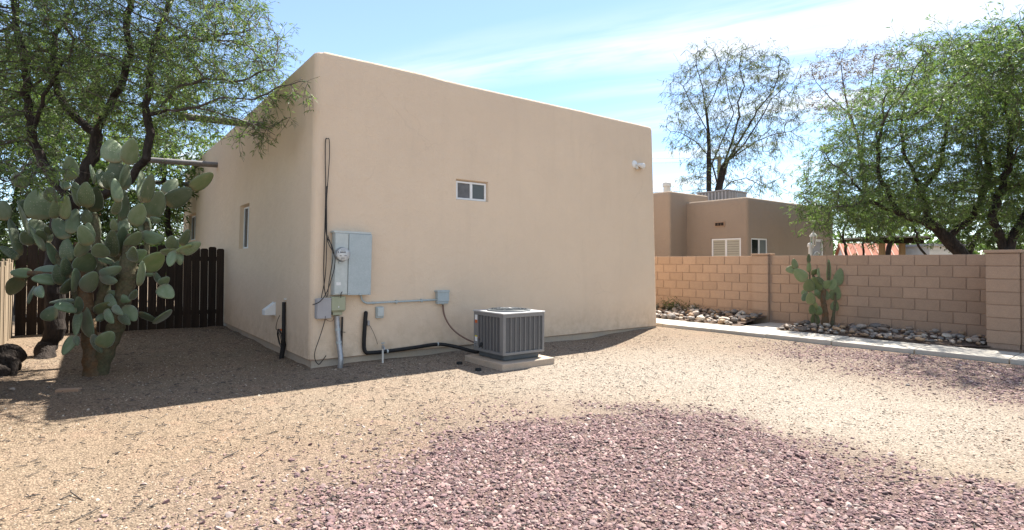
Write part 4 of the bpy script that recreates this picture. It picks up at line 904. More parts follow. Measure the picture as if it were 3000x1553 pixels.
PADS = [(558,208,545,97,97,8),(615,210,655,95,76,-20),(585,345,560,197,100,15),(600,345,622,212,40,55),(560,338,520,252,72,10,-.12),(505,333,490,243,45,35),(460,308,440,220,18,75),(578,400,558,288,48,30,-.15),
(350,292,335,178,66,25),(100,330,92,258,66),(605,495,605,342,46,40),(425,425,420,305,70,-10),(465,447,465,330,70,12,-.15),(400,420,360,305,55),(200,485,185,342,115,18),(262,405,248,330,62),(268,478,278,375,50,30,-.15),(312,482,325,370,52,-25,-.1),
(145,480,100,390,60),(322,580,268,478,72,15),(345,552,372,436,60,-12),(425,510,422,440,50),(462,580,463,448,36,50),(430,612,395,515,66,-15,-.25),(450,590,430,503,45),(205,610,165,482,95,20),(205,603,188,540,52,10,-.2),(140,612,115,545,52,-20,-.15),
(145,560,90,415,20,78),(215,637,138,515,26,68,-.1),(280,705,228,600,42,40),(95,660,45,485,42,35),(25,490,15,395,55),(85,680,0,620,40,40),(335,690,325,580,60,-18),(410,657,395,590,75,30,-.2),(500,672,480,605,72,-8,-.25),(550,690,480,685,34,45,-.25),
(480,630,470,580,55),(550,665,550,538,58,-10,-.25),(585,650,602,522,60,25,-.15),(557,540,557,485,33),(605,548,605,480,55),(630,620,680,548,60,30),(695,570,803,580,66,15,-.1),(650,512,695,412,75,-15,-.1),(730,475,785,350,92,8),(710,400,742,265,58,-10),
(692,400,694,250,30,60),(700,553,715,468,55,25),(742,492,785,488,38,20,-.1),(814,412,935,340,88,5,.0),(805,362,862,290,62,-8),(937,337,1040,262,66,10,0,1),(840,632,838,567,58,-5,-.1),(890,612,920,537,42,20),(890,650,980,600,58,12),(870,650,935,612,34,40,-.15,1),
(797,655,885,640,28,50,-.1,1),(855,645,828,718,46,20,-.15),(875,655,880,712,36,10),(705,735,795,650,85,8,-.15,1),(650,690,652,622,48,-15,-.3),(600,700,715,640,70,10,-.1),(682,808,695,690,34,45,-.3),(708,758,755,755,18,40),(755,755,790,808,26,40,-.1),(782,808,825,770,42,10),
(785,815,845,872,70,-10,-.05),(405,745,430,650,95,5,-.2),(410,832,470,745,75,-12,-.25),(495,760,592,720,55,15,-.25),(570,745,590,690,52,-10),(490,775,573,790,48,20,-.3),(325,765,312,674,48,25,-.15),(300,805,275,707,50,-15,-.1),(275,785,153,778,54,25,-.2),(280,740,165,740,55,10),
(150,755,50,745,52,20,0,1),(100,775,45,858,68,-5),(180,822,210,870,45,20),(165,820,140,900,14,75),(310,850,350,775,42,30),(370,830,362,730,22,60,-.2),(520,855,640,885,55,15,-.1),(470,945,540,895,60,10,-.15,1),(520,865,570,915,45,20,-.25),(615,912,660,985,62,-8),
(555,915,598,955,36,10,-.3),(585,955,635,1002,42,12,-.25),(515,935,555,995,40,30,-.2),(510,955,468,985,34,20),(642,878,665,832,34,15),(677,945,770,990,36,55),(768,992,830,930,20,62),(280,945,195,960,70,15,-.1),(368,925,262,915,50,40,-.25),(375,890,240,895,22,70,-.1),
(385,940,370,1058,38,30,-.2),(385,945,378,865,40,40,-.15),(405,935,455,1060,26,55,-.2),(450,1058,498,1140,36,30,-.2),(362,1058,308,1150,48,25,-.15),(370,1060,378,1105,26,10),(490,1108,550,1035,75,10,-.2),(405,865,425,825,24),(560,460,585,380,40),(330,340,300,300,40),(240,560,225,520,30)]
STEMS = [([(455,1275),(448,1150),(432,1010),(425,900),(405,800),(390,700),(380,600)], [46,37,32,30,27,24,18], ('stem', 1), 0.0),
         ([(480,1230),(520,1120),(560,1030),(585,940),(610,830),(625,740),(630,640),(640,560)], [36,40,40,34,40,40,28,20], ('stem2', 1), 0.05),
         ([(415,930),(375,840),(320,740),(270,660),(215,590)], [24,24,22,18,14], ('stem2', 0), 0.05),
         ([(470,930),(510,840),(500,740),(470,650),(470,560),(460,460)], [22,26,24,22,18,14], ('stem2', 0), 0.08),
         ([(610,830),(560,720),(570,600),(590,500),(600,420)], [22,22,20,16,12], ('stem2', 0), 0.1),
         ([(300,770),(230,760),(140,750)], [20,16,12], ('stem', 0), 0.05), ([(630,700),(700,740),(720,560),(710,500)], [16,14,12,10], ('stem2', 0), 0.1)]
b = gp(271, 1112, 0.02)
CACT = thing('prickly_pear', 'huge grey green prickly pear cactus in front of the dark fence', 'cactus', (b.x, b.y, 0.02))
pear(CACT, None, 1.667, (0, 350), PADS, STEMS, 6.85, ('pad', 'pad_y'), 21, 0.034)
P2 = [(495,660,385,672,60,20),(480,655,460,565,42,15),(580,760,465,665,80,15,0,1),(610,870,600,755,75,10,-.05,1),(605,690,604,590,30,45),(605,600,603,520,26,40),(625,700,705,680,40,30,0,1),(700,860,640,735,70,-10,-.08,1),(740,790,670,740,40,35),(740,840,800,770,58,20,-.08,1),(790,850,850,755,60,-20),
(785,770,788,570,30,35),(700,740,695,650,14,70),(865,810,898,655,64,10),(850,950,850,805,75,15,0,1),(840,1050,850,955,55,25),(590,880,530,890,50,20),(590,890,545,960,50,10),(600,850,585,820,30),(620,990,620,875,62,-10,-.08,1),(640,1080,625,990,42,20,-.05,1),(690,1090,700,1005,46,15,-.05),(670,1180,655,1070,60,15,-.05,1),(740,950,745,850,80,10,0,1),(660,1040,655,960,45,-20),(690,910,660,850,40,20)]
S2 = [([(740,1235),(755,1120),(745,1020),(735,940),(745,850)], [34,30,26,22,18], ('stem', 1), 0.0), ([(700,1225),(665,1120),(640,1000),(615,880)], [18,13,10,7], ('stem2', 1), -.03), ([(800,1225),(830,1100),(845,1000),(850,880)], [22,15,10,8], ('stem2', 1), 0.03), ([(610,880),(612,760),(610,690)], [8,7,5], ('stem2', 0), 0.05), ([(745,860),(690,800),(640,720)], [16,14,10], ('stem2', 0), 0.0), ([(770,850),(785,770),(786,600)], [14,12,9], ('stem2', 0), 0.0)]
b = wp(1.75, 0.42, 0.12); D2 = b.y
CACT2 = thing('prickly_pear', 'small scraggly olive prickly pear against the block wall', 'cactus', (b.x, b.y, 0.11))
pear(CACT2, None, 3.177, (2180, 580), P2, S2, D2, ('pad_y', 'pad_y'), 33, 0.024, spread=.16, span=.25, fat=1.35)

# ------------------------------------------------------------------ trees
def grow(roots, vols, dens, step, di, dk, iters, seed, tropism=(0, 0, 0), jitter=0.25, wob=.11):
    """space colonisation: roots = [(polyline, parent_polyline or None)], vols = [(centre, radii, density factor)]"""
    r2 = np.random.default_rng(seed); pos = []; par = []
    for pl, attach in roots:
        p = [np.array(q) for q in pl]
        if attach is None: prev = -1; pos.append(p[0]); par.append(-1); prev = len(pos) - 1
        else: prev = int(np.argmin([np.sum((np.array(q) - p[0]) ** 2) for q in pos]))
        for a in p[1:]:
            b0 = pos[prev]; L = np.linalg.norm(a - b0); n = max(1, int(round(L / step)))
            for k in range(1, n + 1):
                pos.append(b0 + (a - b0) * k / n + r2.normal(0, step * wob, 3)); par.append(prev); prev = len(pos) - 1
    nfix = len(pos)
    at = []
    for c, rad, f in vols:
        n = int(4.19 * rad[0] * rad[1] * rad[2] * dens * f); d = r2.normal(size=(n, 3)); d /= np.linalg.norm(d, axis=1)[:, None]; at.append(np.array(c) + d * (r2.random((n, 1)) ** (1 / 2.6)) * np.array(rad))
    at = np.concatenate(at); pos = np.array(pos); par = list(par)
    nd = np.full(len(at), 1e9); ni = np.zeros(len(at), int)
    def upd(P, base):
        for s in range(0, len(P), 64):
            D = ((at[:, None, :] - P[None, s:s + 64]) ** 2).sum(-1); j = D.argmin(1); m = D[np.arange(len(at)), j]; w = m < nd; nd[w] = m[w]; ni[w] = j[w] + base + s
    upd(pos, 0); tr = np.array(tropism)
    for it in range(iters):
        act = nd < di * di
        if not act.any():
            act = nd <= np.partition(nd, min(30, len(nd) - 1))[min(30, len(nd) - 1)]
        idx = ni[act]; dv = at[act] - pos[idx]; dv /= np.linalg.norm(dv, axis=1)[:, None] + 1e-9
        u, inv = np.unique(idx, return_inverse=True); s = np.zeros((len(u), 3)); np.add.at(s, inv, dv)
        s += r2.normal(0, jitter, s.shape); s /= np.linalg.norm(s, axis=1)[:, None] + 1e-9; s += tr; s /= np.linalg.norm(s, axis=1)[:, None] + 1e-9
        new = pos[u] + s * step; base = len(pos); pos = np.concatenate([pos, new]); par += list(u)
        upd(new, base); keep = nd > dk * dk; at, nd, ni = at[keep], nd[keep], ni[keep]
        if len(at) < 5: break
    return pos, np.array(par), nfix
def radii(par, tip, ex, cap=None):
    n = len(par); acc = np.zeros(n); r = np.zeros(n)
    for i in range(n - 1, -1, -1):
        a = acc[i] if acc[i] > 0 else tip ** ex; r[i] = a ** (1 / ex)
        if par[i] >= 0: acc[par[i]] += a
    return r
def order(pos, par):
    """children always after parents already (append order)"""
    return pos, par
def limb_mesh(pos, par, r, sel, n):
    n_all = len(par); mainc = np.full(n_all, -1); bestr = np.zeros(n_all)
    for i in range(n_all):
        p = par[i]
        if p >= 0 and r[i] > bestr[p]: bestr[p] = r[i]; mainc[p] = i
    ok = par >= 0; seg = np.zeros_like(pos); seg[ok] = pos[ok] - pos[par[ok]]; seg /= np.linalg.norm(seg, axis=1)[:, None] + 1e-9
    D = seg.copy(); h = mainc >= 0; D[h] += seg[mainc[h]]; D /= np.linalg.norm(D, axis=1)[:, None] + 1e-9
    i = np.nonzero(sel & ok)[0]; p = par[i]; ism = mainc[p] == i
    d0 = np.where(ism[:, None], D[p], seg[i]); r0 = np.where(ism, r[p], np.minimum(r[i] * 1.15, r[p])); d1 = D[i]; r1 = r[i]
    a = np.arange(n) * 2 * np.pi / n
    def ring(c, d, rad):
        ref = np.array([.31, .52, .79]); x = np.cross(d, ref); x /= np.linalg.norm(x, axis=1)[:, None] + 1e-9; y = np.cross(d, x)
        return c[:, None] + (x[:, None] * np.cos(a)[None, :, None] + y[:, None] * np.sin(a)[None, :, None]) * rad[:, None, None]
    A = ring(pos[p], d0, r0); B = ring(pos[i], d1, r1); V = np.concatenate([A, B], 1).reshape(-1, 3)
    k = np.arange(n); q = np.stack([k, (k + 1) % n, n + (k + 1) % n, n + k], 1); F = (q[None] + (np.arange(len(i)) * 2 * n)[:, None, None]).reshape(-1, 4)
    return V, F
def leaves(pos, par, sel, per, L, Wd, droop, seed, spread=1.0, pairs=2, gap=0.6):
    """feathery kites in pairs along the twigs"""
    r2 = np.random.default_rng(seed); i = np.nonzero(sel)[0]; i = np.repeat(i, r2.poisson(per, len(i)))
    p0 = pos[par[i]] + (pos[i] - pos[par[i]]) * r2.random((len(i), 1)); tw = pos[i] - pos[par[i]]; tw /= np.linalg.norm(tw, axis=1)[:, None] + 1e-9
    up = np.array([0, 0, 1.0]) + r2.normal(0, .35, (len(i), 3)); sd = np.cross(tw, up); sd /= np.linalg.norm(sd, axis=1)[:, None] + 1e-9; sd *= np.where(r2.random((len(i), 1)) < .5, -1, 1)
    d = tw * .6 + sd * .75 * spread + r2.normal(0, .22, (len(i), 3)) + np.array([0, 0, -droop]); d /= np.linalg.norm(d, axis=1)[:, None]
    lr = r2.random(len(i)); out = []; rn = []
    base = p0 + d * (L * .25)
    for k in range(pairs):
        e = d + r2.normal(0, .45, d.shape); e /= np.linalg.norm(e, axis=1)[:, None]; nn = r2.normal(size=d.shape); s = np.cross(e, nn); s /= np.linalg.norm(s, axis=1)[:, None] + 1e-9
        ln = L * (.6 + .7 * r2.random((len(i), 1))); w = Wd * (.7 + .6 * r2.random((len(i), 1)))
        sag = np.array([0, 0, -1.0]) * ln * .12
        out.append(np.stack([base, base + e * ln * .45 + s * w / 2, base + e * ln + sag, base + e * ln * .5 - s * w / 2], 1)); rn.append(np.clip(lr + r2.normal(0, .12, len(i)), 0, 1))
    V = np.concatenate(out).reshape(-1, 3); F = np.arange(len(V)).reshape(-1, 4)
    return V, F, np.concatenate(rn)
def shoots(pos, par, sel, per, L, seed, droop, nseg=3):
    """fine side shoots on the twigs: appended nodes (positions, parents)"""
    r2 = np.random.default_rng(seed); i = np.nonzero(sel)[0]; i = np.repeat(i, r2.poisson(per, len(i))); n = len(i)
    tw = pos[i] - pos[par[i]]; tw /= np.linalg.norm(tw, axis=1)[:, None] + 1e-9
    d = tw * .55 + r2.normal(0, .6, (n, 3)); d /= np.linalg.norm(d, axis=1)[:, None]; ln = L * (.5 + r2.random((n, 1))) / nseg
    P = [pos]; Q = [par]; prev = i; cur = pos[i]; base = len(pos)
    for k in range(nseg):
        d = d + r2.normal(0, .22, d.shape) + np.array([0, 0, -droop]); d /= np.linalg.norm(d, axis=1)[:, None]; cur = cur + d * ln
        P.append(cur); Q.append(prev); prev = np.arange(base + k * n, base + (k + 1) * n)
    return np.concatenate(P), np.concatenate(Q)
def tree(label, base, roots, vols, dens, leafmat, seed, step=.16, di=.7, dk=.22, iters=70, tip=.0042, ex=2.3, per=5, L=.085, Wd=.016, droop=.25, name='mesquite_tree', trunkr=None, group=None, cat='tree', twig='twig', bark='bark', leaf_r=.011, trop=(0, 0, 0), jitter=.25, pairs=2, thick=.022, wob=.11, sh=1.5, shL=.26, shd=.12):
    T = thing(name, label, cat, base, group)
    pos, par, nfix = grow(roots, vols, dens, step, di, dk, iters, seed, trop, jitter, wob); r = radii(par, tip, ex)
    if trunkr:
        k = trunkr / max(r[0], 1e-6); big = r > tip * 3
        r = np.where(big, tip * 3 + (r - tip * 3) * max(k, .2), r); r = np.minimum(r, trunkr); r = np.where(r > .02, .02 + (trunkr - .02) * ((r - .02) / (trunkr - .02)).clip(0, 1) ** 1.35, r)
    th = r >= thick
    V, F = limb_mesh(pos, par, r, th, 9); npmesh('trunk', V, F, bark, T, smooth=True)
    n0 = len(pos); fine = (r < leaf_r) & (par >= 0); fine[:nfix] = False
    pos, par = shoots(pos, par, fine, sh, shL, seed + 3, shd); r = np.concatenate([r, np.full(len(pos) - n0, tip * .55)]); th = r >= thick
    print(label[:30], 'nodes', n0, 'with shoots', len(pos))
    V, F = limb_mesh(pos, par, r, ~th & (r >= tip), 4); V2, F2 = limb_mesh(pos, par, r, r < tip, 3); F2 = F2 + len(V); V = np.concatenate([V, V2]); F = np.concatenate([F, F2]); npmesh('branches', V, F, twig, T, smooth=True)
    sel = (r < leaf_r) & (par >= 0); sel[:nfix] = False; sel[:n0] &= (np.arange(n0) % 2 == 0)
    V, F, rn = leaves(pos, par, sel, per, L, Wd, droop, seed + 1, pairs=pairs); npmesh('crown', V, F, leafmat, T, rnd=rn)
    return T
def pp(l): return [tuple(px(a, b_, d)) for a, b_, d in l]
def build_trees():
    g = gp(128, 1052, .05); g.z = -.1
    t0 = pp([(135, 1010, 8.0), (168, 960, 8.05), (160, 880, 8.1), (165, 760, 8.1), (175, 660, 8.1), (205, 585, 8.1)]); t0 = [tuple(g)] + t0
    roots = [(t0, None),
        (pp([(205, 585, 8.1), (245, 520, 8.15), (280, 440, 8.2), (285, 396, 8.2), (247, 363, 8.3), (186, 309, 8.4), (150, 220, 8.5), (160, 100, 8.6)]), 1),
        (pp([(285, 396, 8.2), (305, 342, 8.1), (359, 247, 8.0), (380, 160, 8.0), (370, 60, 8.0), (390, -80, 8.0)]), 1),
        (pp([(205, 585, 8.1), (260, 590, 8.0), (313, 566, 7.9), (381, 528, 7.8), (400, 488, 7.8), (435, 465, 7.75), (437, 393, 7.75), (430, 340, 7.75), (429, 289, 7.75), (441, 219, 7.75), (453, 120, 7.8), (491, 33, 7.8), (530, -100, 7.8)]), 1),
        (pp([(433, 350, 7.75), (495, 322, 7.7), (577, 317, 7.6), (643, 330, 7.5), (742, 363, 7.4), (804, 396, 7.35)]), 1),
        (pp([(495, 322, 7.7), (474, 309, 7.7), (528, 251, 7.6), (600, 230, 7.5), (700, 240, 7.4), (800, 200, 7.3)]), 1),
        (pp([(577, 317, 7.6), (640, 290, 7.4), (740, 290, 7.2), (830, 255, 7.0), (900, 240, 6.95)]), 1),
        (pp([(455, 130, 7.8), (536, 107, 7.7), (598, 124, 7.6), (690, 90, 7.5)]), 1),
        (pp([(205, 585, 8.1), (150, 520, 8.0), (110, 430, 7.9), (80, 330, 7.9), (82, 247, 7.8), (66, 124, 7.8), (40, 0, 7.8)]), 1),
        (pp([(110, 430, 7.9), (124, 280, 7.7), (210, 136, 7.6), (186, 41, 7.6)]), 1),
        (pp([(150, 520, 8.0), (90, 470, 7.2), (80, 480, 6.6), (60, 500, 6.3), (0, 540, 6.1)]), 1)]
    c = lambda a, b_, d: tuple(px(a, b_, d))
    vols = [(c(430, 110, 8.0), (1.9, 1.5, 1.35), 1.0), (c(30, 130, 8.0), (1.9, 1.5, 1.6), .9), (c(640, 150, 7.5), (.95, .8, .85), 1.0), (c(720, 320, 7.4), (.62, .55, .48), .8), (c(860, 250, 7.0), (.34, .3, .26), .7),
            (c(330, -280, 8.4), (2.6, 1.8, 1.0), .6), (c(60, 500, 6.2), (.60, .35, .26), 3.0), (c(480, 330, 8.6), (1.1, .9, .5), .8), (c(-350, 100, 8.5), (1.5, 1.5, 1.8), .35)]
    tree('large mesquite tree with dark twisting limbs over the cactus, at left', (g.x, g.y, .02), roots, vols, 150, 'leaf', 5, step=.12, di=.75, dk=.17, iters=110, tip=.0042, ex=2.3, per=1.6, L=.08, Wd=.0125, sh=2.0, shL=.28, trunkr=.13, leaf_r=.0098, droop=.2)
    # right mesquite, overhanging the wall
    g = px(2819, 742, 12.4); g.z = .1; gz_ = (g.x, g.y, .1)
    roots = [([gz_] + pp([(2815, 742, 12.4), (2775, 700, 12.4), (2726, 657, 12.4), (2633, 624, 12.3), (2556, 592, 12.2), (2512, 548, 12.1), (2491, 520, 12.0), (2441, 482, 12.0), (2400, 440, 12.0)]), None),
        (pp([(2775, 700, 12.4), (2850, 640, 12.3), (2900, 520, 12.2), (2880, 380, 12.2), (2900, 250, 12.2)]), 1),
        (pp([(2726, 657, 12.4), (2700, 560, 12.4), (2660, 470, 12.4), (2640, 380, 12.5), (2650, 280, 12.5)]), 1),
        (pp([(2700, 560, 12.4), (2760, 480, 12.4), (2770, 380, 12.4), (2790, 250, 12.3)]), 1),
        (pp([(2556, 592, 12.2), (2520, 600, 11.9), (2470, 600, 11.7), (2420, 610, 11.6)]), 1),
        (pp([(2633, 624, 12.3), (2580, 520, 12.1), (2570, 430, 12.1), (2590, 340, 12.2)]), 1)]
    vols = [(c(2930, 105, 10.4), (.5, .5, .35), 1.0), (c(2640, 250, 11.6), (.5, .5, .4), 1.0), (c(2520, 400, 11.8), (.6, .6, .35), .9), (c(2350, 575, 11.6), (.4, .4, .25), 1.0), (c(2800, 200, 10.0), (1.4, 1.2, .65), .8), (c(2760, 330, 11.2), (1.4, 1.0, .8), .7), (c(2690, 400, 12.5), (2.2, 1.7, 1.5), .9), (c(2560, 520, 12.1), (1.6, 1.2, 1.0), 1.1), (c(2470, 580, 11.9), (.95, .9, .6), 1.1), (c(2890, 260, 12.3), (1.5, 1.4, 1.25), 1.0), (c(2680, 600, 12.2), (1.8, 1.2, .5), .7), (c(2520, 660, 11.9), (1.1, .9, .35), .8), (c(2950, 500, 12.2), (1.6, 1.4, 1.2), 1.0), (c(2420, 640, 11.7), (.6, .6, .4), 1.2), (c(2450, 560, 11.8), (.9, .8, .5), .8)]
    tree('big bright green mesquite tree leaning left over the block wall', gz_, roots, vols, 70, 'leaf_r', 9, step=.14, di=.8, dk=.2, iters=100, tip=.0046, ex=2.35, per=2.2, L=.10, Wd=.0165, sh=2.0, shL=.38, trunkr=.16, leaf_r=.0105, droop=.3)
    # big dark trunk at the right edge
    g = px(2960, 750, 11.6); gz_ = (g.x, g.y, .1)
    roots = [([gz_] + pp([(2950, 735, 11.6), (2985, 660, 11.5), (3030, 580, 11.4), (3060, 450, 11.4), (3040, 300, 11.4)]), None), (pp([(2950, 735, 11.6), (2905, 640, 11.6), (2930, 560, 11.6), (2960, 430, 11.6), (2980, 300, 11.6)]), 1)]
    vols = [(c(3050, 380, 11.2), (1.5, 1.5, 1.5), .9), (c(3200, 180, 9.3), (1.5, 1.4, 1.0), .8), (c(2990, 620, 11.3), (.9, .8, .4), 1.0), (c(3030, 150, 9.9), (1.2, 1.2, .8), .9)]
    tree('mesquite tree with a thick black trunk at the right edge', gz_, roots, vols, 55, 'leaf_r', 12, step=.16, di=.8, dk=.25, iters=60, tip=.005, ex=2.3, per=2.6, L=.105, Wd=.0175, sh=2.1, shL=.34, trunkr=.2, leaf_r=.0115, droop=.3)
    # smaller trees beyond the wall
    for k, (lb, line, vol, d, tr_, lm) in enumerate([
        ('young mesquite with a forked trunk beside the brown house corner', [[(2480, 752), (2470, 700), (2485, 640), (2500, 580)], [(2470, 700), (2440, 650), (2445, 600)]], [((2490, 610), (1.3, 1.0, .6), 1), ((2560, 640), (1.2, 1, .45), 1)], 16, .11, 'leaf_r'),
        ('leaning dark trunked tree left of the wooden posts', [[(2528, 752), (2530, 715), (2550, 680), (2570, 630)]], [((2590, 620), (1.3, 1.0, .6), 1)], 17, .10, 'leaf_r'),
        ('tree with a straight grey trunk between the wooden posts', [[(2604, 752), (2606, 700), (2610, 640), (2620, 560)]], [((2620, 600), (2.0, 1.3, 1.0), 1)], 22, .19, 'leaf_d'),
        ('crooked black trunked tree right of the wooden posts', [[(2715, 752), (2690, 715), (2680, 680), (2660, 630)]], [((2690, 630), (1.5, 1.2, .5), 1)], 16.5, .10, 'leaf_d'),
        ('shadowy tree behind the capped pier', [[(2840, 752), (2860, 700), (2900, 640), (2940, 560)]], [((2880, 660), (2.2, 1.2, .75), 1), ((2960, 560), (1.8, 1.2, 1.0), 1)], 17, .13, 'leaf_d')]):
        b_ = px(*line[0][0], d); roots = [([(b_.x, b_.y, .05)] + pp([(x, y, d) for x, y in line[0]]), None)] + [(pp([(x, y, d) for x, y in l]), 1) for l in line[1:]]
        tree(lb, (b_.x, b_.y, .05), roots, [(c(*v[0], d), v[1], v[2]) for v in vol], 34, lm, 40 + k, step=.2, di=1.0, dk=.3, iters=45, tip=.006, ex=2.3, per=2.4, L=.16, Wd=.035, sh=2.0, shL=.4, trunkr=tr_, leaf_r=.014, group='trees beyond the block wall', name='tree')
    # tall thin-leaved tree behind the neighbour's house
    d = 30; z5_ = lambda x, y: (1850 + x / 1.905, 80 + y / 1.905, d)
    b_ = px(2120, 775, d); B0 = (b_.x, b_.y, .0)
    q = lambda l: pp([z5_(*a) for a in l])
    roots = [([B0] + q([(470, 1050), (430, 900), (432, 780), (428, 560), (415, 440), (395, 330), (370, 240), (360, 180)]), None),
        (q([(470, 1050), (490, 900), (515, 780), (560, 640), (600, 500), (595, 420), (630, 330), (600, 220), (615, 130)]), 1),
        (q([(515, 780), (600, 640), (700, 470), (780, 370), (820, 280), (830, 180)]), 1), (q([(530, 740), (640, 640), (740, 480), (780, 400), (870, 320)]), 1),
        (q([(540, 750), (600, 700), (690, 640), (790, 600), (890, 580)]), 1), (q([(490, 900), (450, 760), (520, 600), (570, 480), (540, 380), (520, 260), (540, 170)]), 1),
        (q([(430, 480), (460, 380), (500, 270), (480, 180), (450, 120)]), 1), (q([(428, 600), (380, 500), (320, 400), (290, 330)]), 1), (q([(430, 720), (360, 640), (280, 590), (220, 580)]), 1), (q([(490, 920), (560, 860), (640, 840), (720, 880)]), 1)]
    vols = [(c(*z5_(430, 270)), (2.2, 2.0, 2.0), 1), (c(*z5_(640, 270)), (2.4, 2.0, 2.0), 1), (c(*z5_(820, 330)), (1.4, 1.6, 1.9), 1), (c(*z5_(330, 420)), (1.6, 1.6, 2.2), .9), (c(*z5_(720, 560)), (2.6, 2.0, 2.0), .8), (c(*z5_(280, 580)), (1.2, 1.2, 1.0), .8), (c(*z5_(470, 640)), (2.2, 2.0, 2.4), .5), (c(*z5_(700, 860)), (1.8, 1.6, 1.0), .7), (c(*z5_(350, 850)), (1.2, 1.2, 1.2), .7)]
    tree("tall sparse tree with thin drooping leaves behind the brown house", B0, roots, vols, 13, 'leaf_w', 61, step=.3, di=1.7, dk=.5, iters=60, tip=.0115, ex=2.25, per=1.6, L=.24, Wd=.026, sh=1.5, shL=.65, shd=.16, droop=.8, trunkr=.38, leaf_r=.026, twig='twig_dark', trop=(0, 0, -.10), name='sparse_tree', thick=.05, wob=.04, jitter=.15)
    d = 36; b_ = px(2520, 775, d); B0 = (b_.x, b_.y, 0); z6_ = lambda x, y: (2250 + x / 1.828, 50 + y / 1.828, d); q = lambda l: pp([z6_(*a) for a in l])
    roots = [([B0] + q([(540, 1200), (520, 900), (480, 640), (430, 510), (330, 430), (260, 350)]), None), (q([(440, 530), (415, 430), (400, 330), (390, 250), (400, 200)]), 1), (q([(500, 740), (520, 560), (560, 320), (570, 220)]), 1), (q([(520, 900), (640, 600), (710, 350), (700, 200)]), 1), (q([(520, 900), (760, 600), (850, 350), (880, 200)]), 1)]
    vols = [(c(*z6_(270, 330)), (1.4, 1.4, 1.3), 1), (c(*z6_(400, 260)), (1.5, 1.4, 1.6), 1), (c(*z6_(560, 240)), (1.6, 1.4, 1.3), 1), (c(*z6_(730, 210)), (2.0, 1.4, 1.2), 1), (c(*z6_(880, 220)), (1.8, 1.4, 1.2), 1), (c(*z6_(300, 500)), (1.4, 1.2, 1.0), 1), (c(*z6_(460, 430)), (1.4, 1.4, 1.6), .5)]
    tree('tall wispy tree with pinkish brown tips behind the green mesquite', B0, roots, vols, 13, 'leaf_p', 71, step=.3, di=1.8, dk=.5, iters=50, tip=.0095, ex=2.3, per=1.2, L=.22, Wd=.04, sh=1.6, shL=.6, shd=-.05, droop=.2, trunkr=.26, leaf_r=.020, twig='twig_dark', name='wispy_tree', thick=.05, wob=.04, jitter=.15)
    # greenery behind the picket fence
    for k, (lb, bx, d, vol, lm) in enumerate([
        ('pale green mesquite behind the picket fence, right of the cactus', (500, 780), 15, [((480, 470), (1.9, 1.5, 1.1), 1), ((560, 420), (1.1, 1.2, .8), 1), ((400, 560), (1.6, 1.3, 1.0), 1)], 'leaf'),
        ('dark leafy tree behind the picket fence beside the house', (510, 790), 20, [((500, 640), (1.2, 1.2, 1.5), 1), ((420, 660), (1.4, 1.2, 1.4), 1)], 'leaf_d'),
        ('yellowish green bush seen through the middle of the cactus', (330, 800), 14, [((330, 680), (1.3, 1.0, 1.0), 1.4)], 'leaf_r'),
        ('dense dark tree behind the plank fence at the left edge', (60, 800), 13.5, [((40, 640), (1.9, 1.2, 1.5), 1.5), ((150, 560), (1.6, 1.2, 1.4), 1.2), ((10, 400), (2.0, 1.2, 1.4), 1.0)], 'leaf_d'),
        ('tall mesquite behind the big left tree', (250, 790), 17, [((260, 380), (2.3, 1.5, 1.8), 1), ((120, 250), (2.2, 1.5, 1.8), 1), ((420, 240), (1.8, 1.5, 1.4), .8)], 'leaf')]):
        b_ = px(*bx, d); x0, y0 = bx; v0 = vol[0][0]
        roots = [([(b_.x, b_.y, 0.0)] + pp([(x0 + (v0[0] - x0) * .25, y0 - 50, d), (x0 + (v0[0] - x0) * .6, (y0 + v0[1]) / 2, d), (v0[0], v0[1] + 20, d)]), None)]
        tree(lb, (b_.x, b_.y, 0), roots, [(c(*v[0], d), v[1], v[2]) for v in vol], 42 if k in (1, 3) else 28, lm, 80 + k, step=.22, di=1.3, dk=.36, iters=45, tip=.006, ex=2.3, per=2.2, L=.17, Wd=.04, sh=2.0, shL=.4, trunkr=.13, leaf_r=.014, name='background_tree', group='trees behind the picket fence')
build_trees()
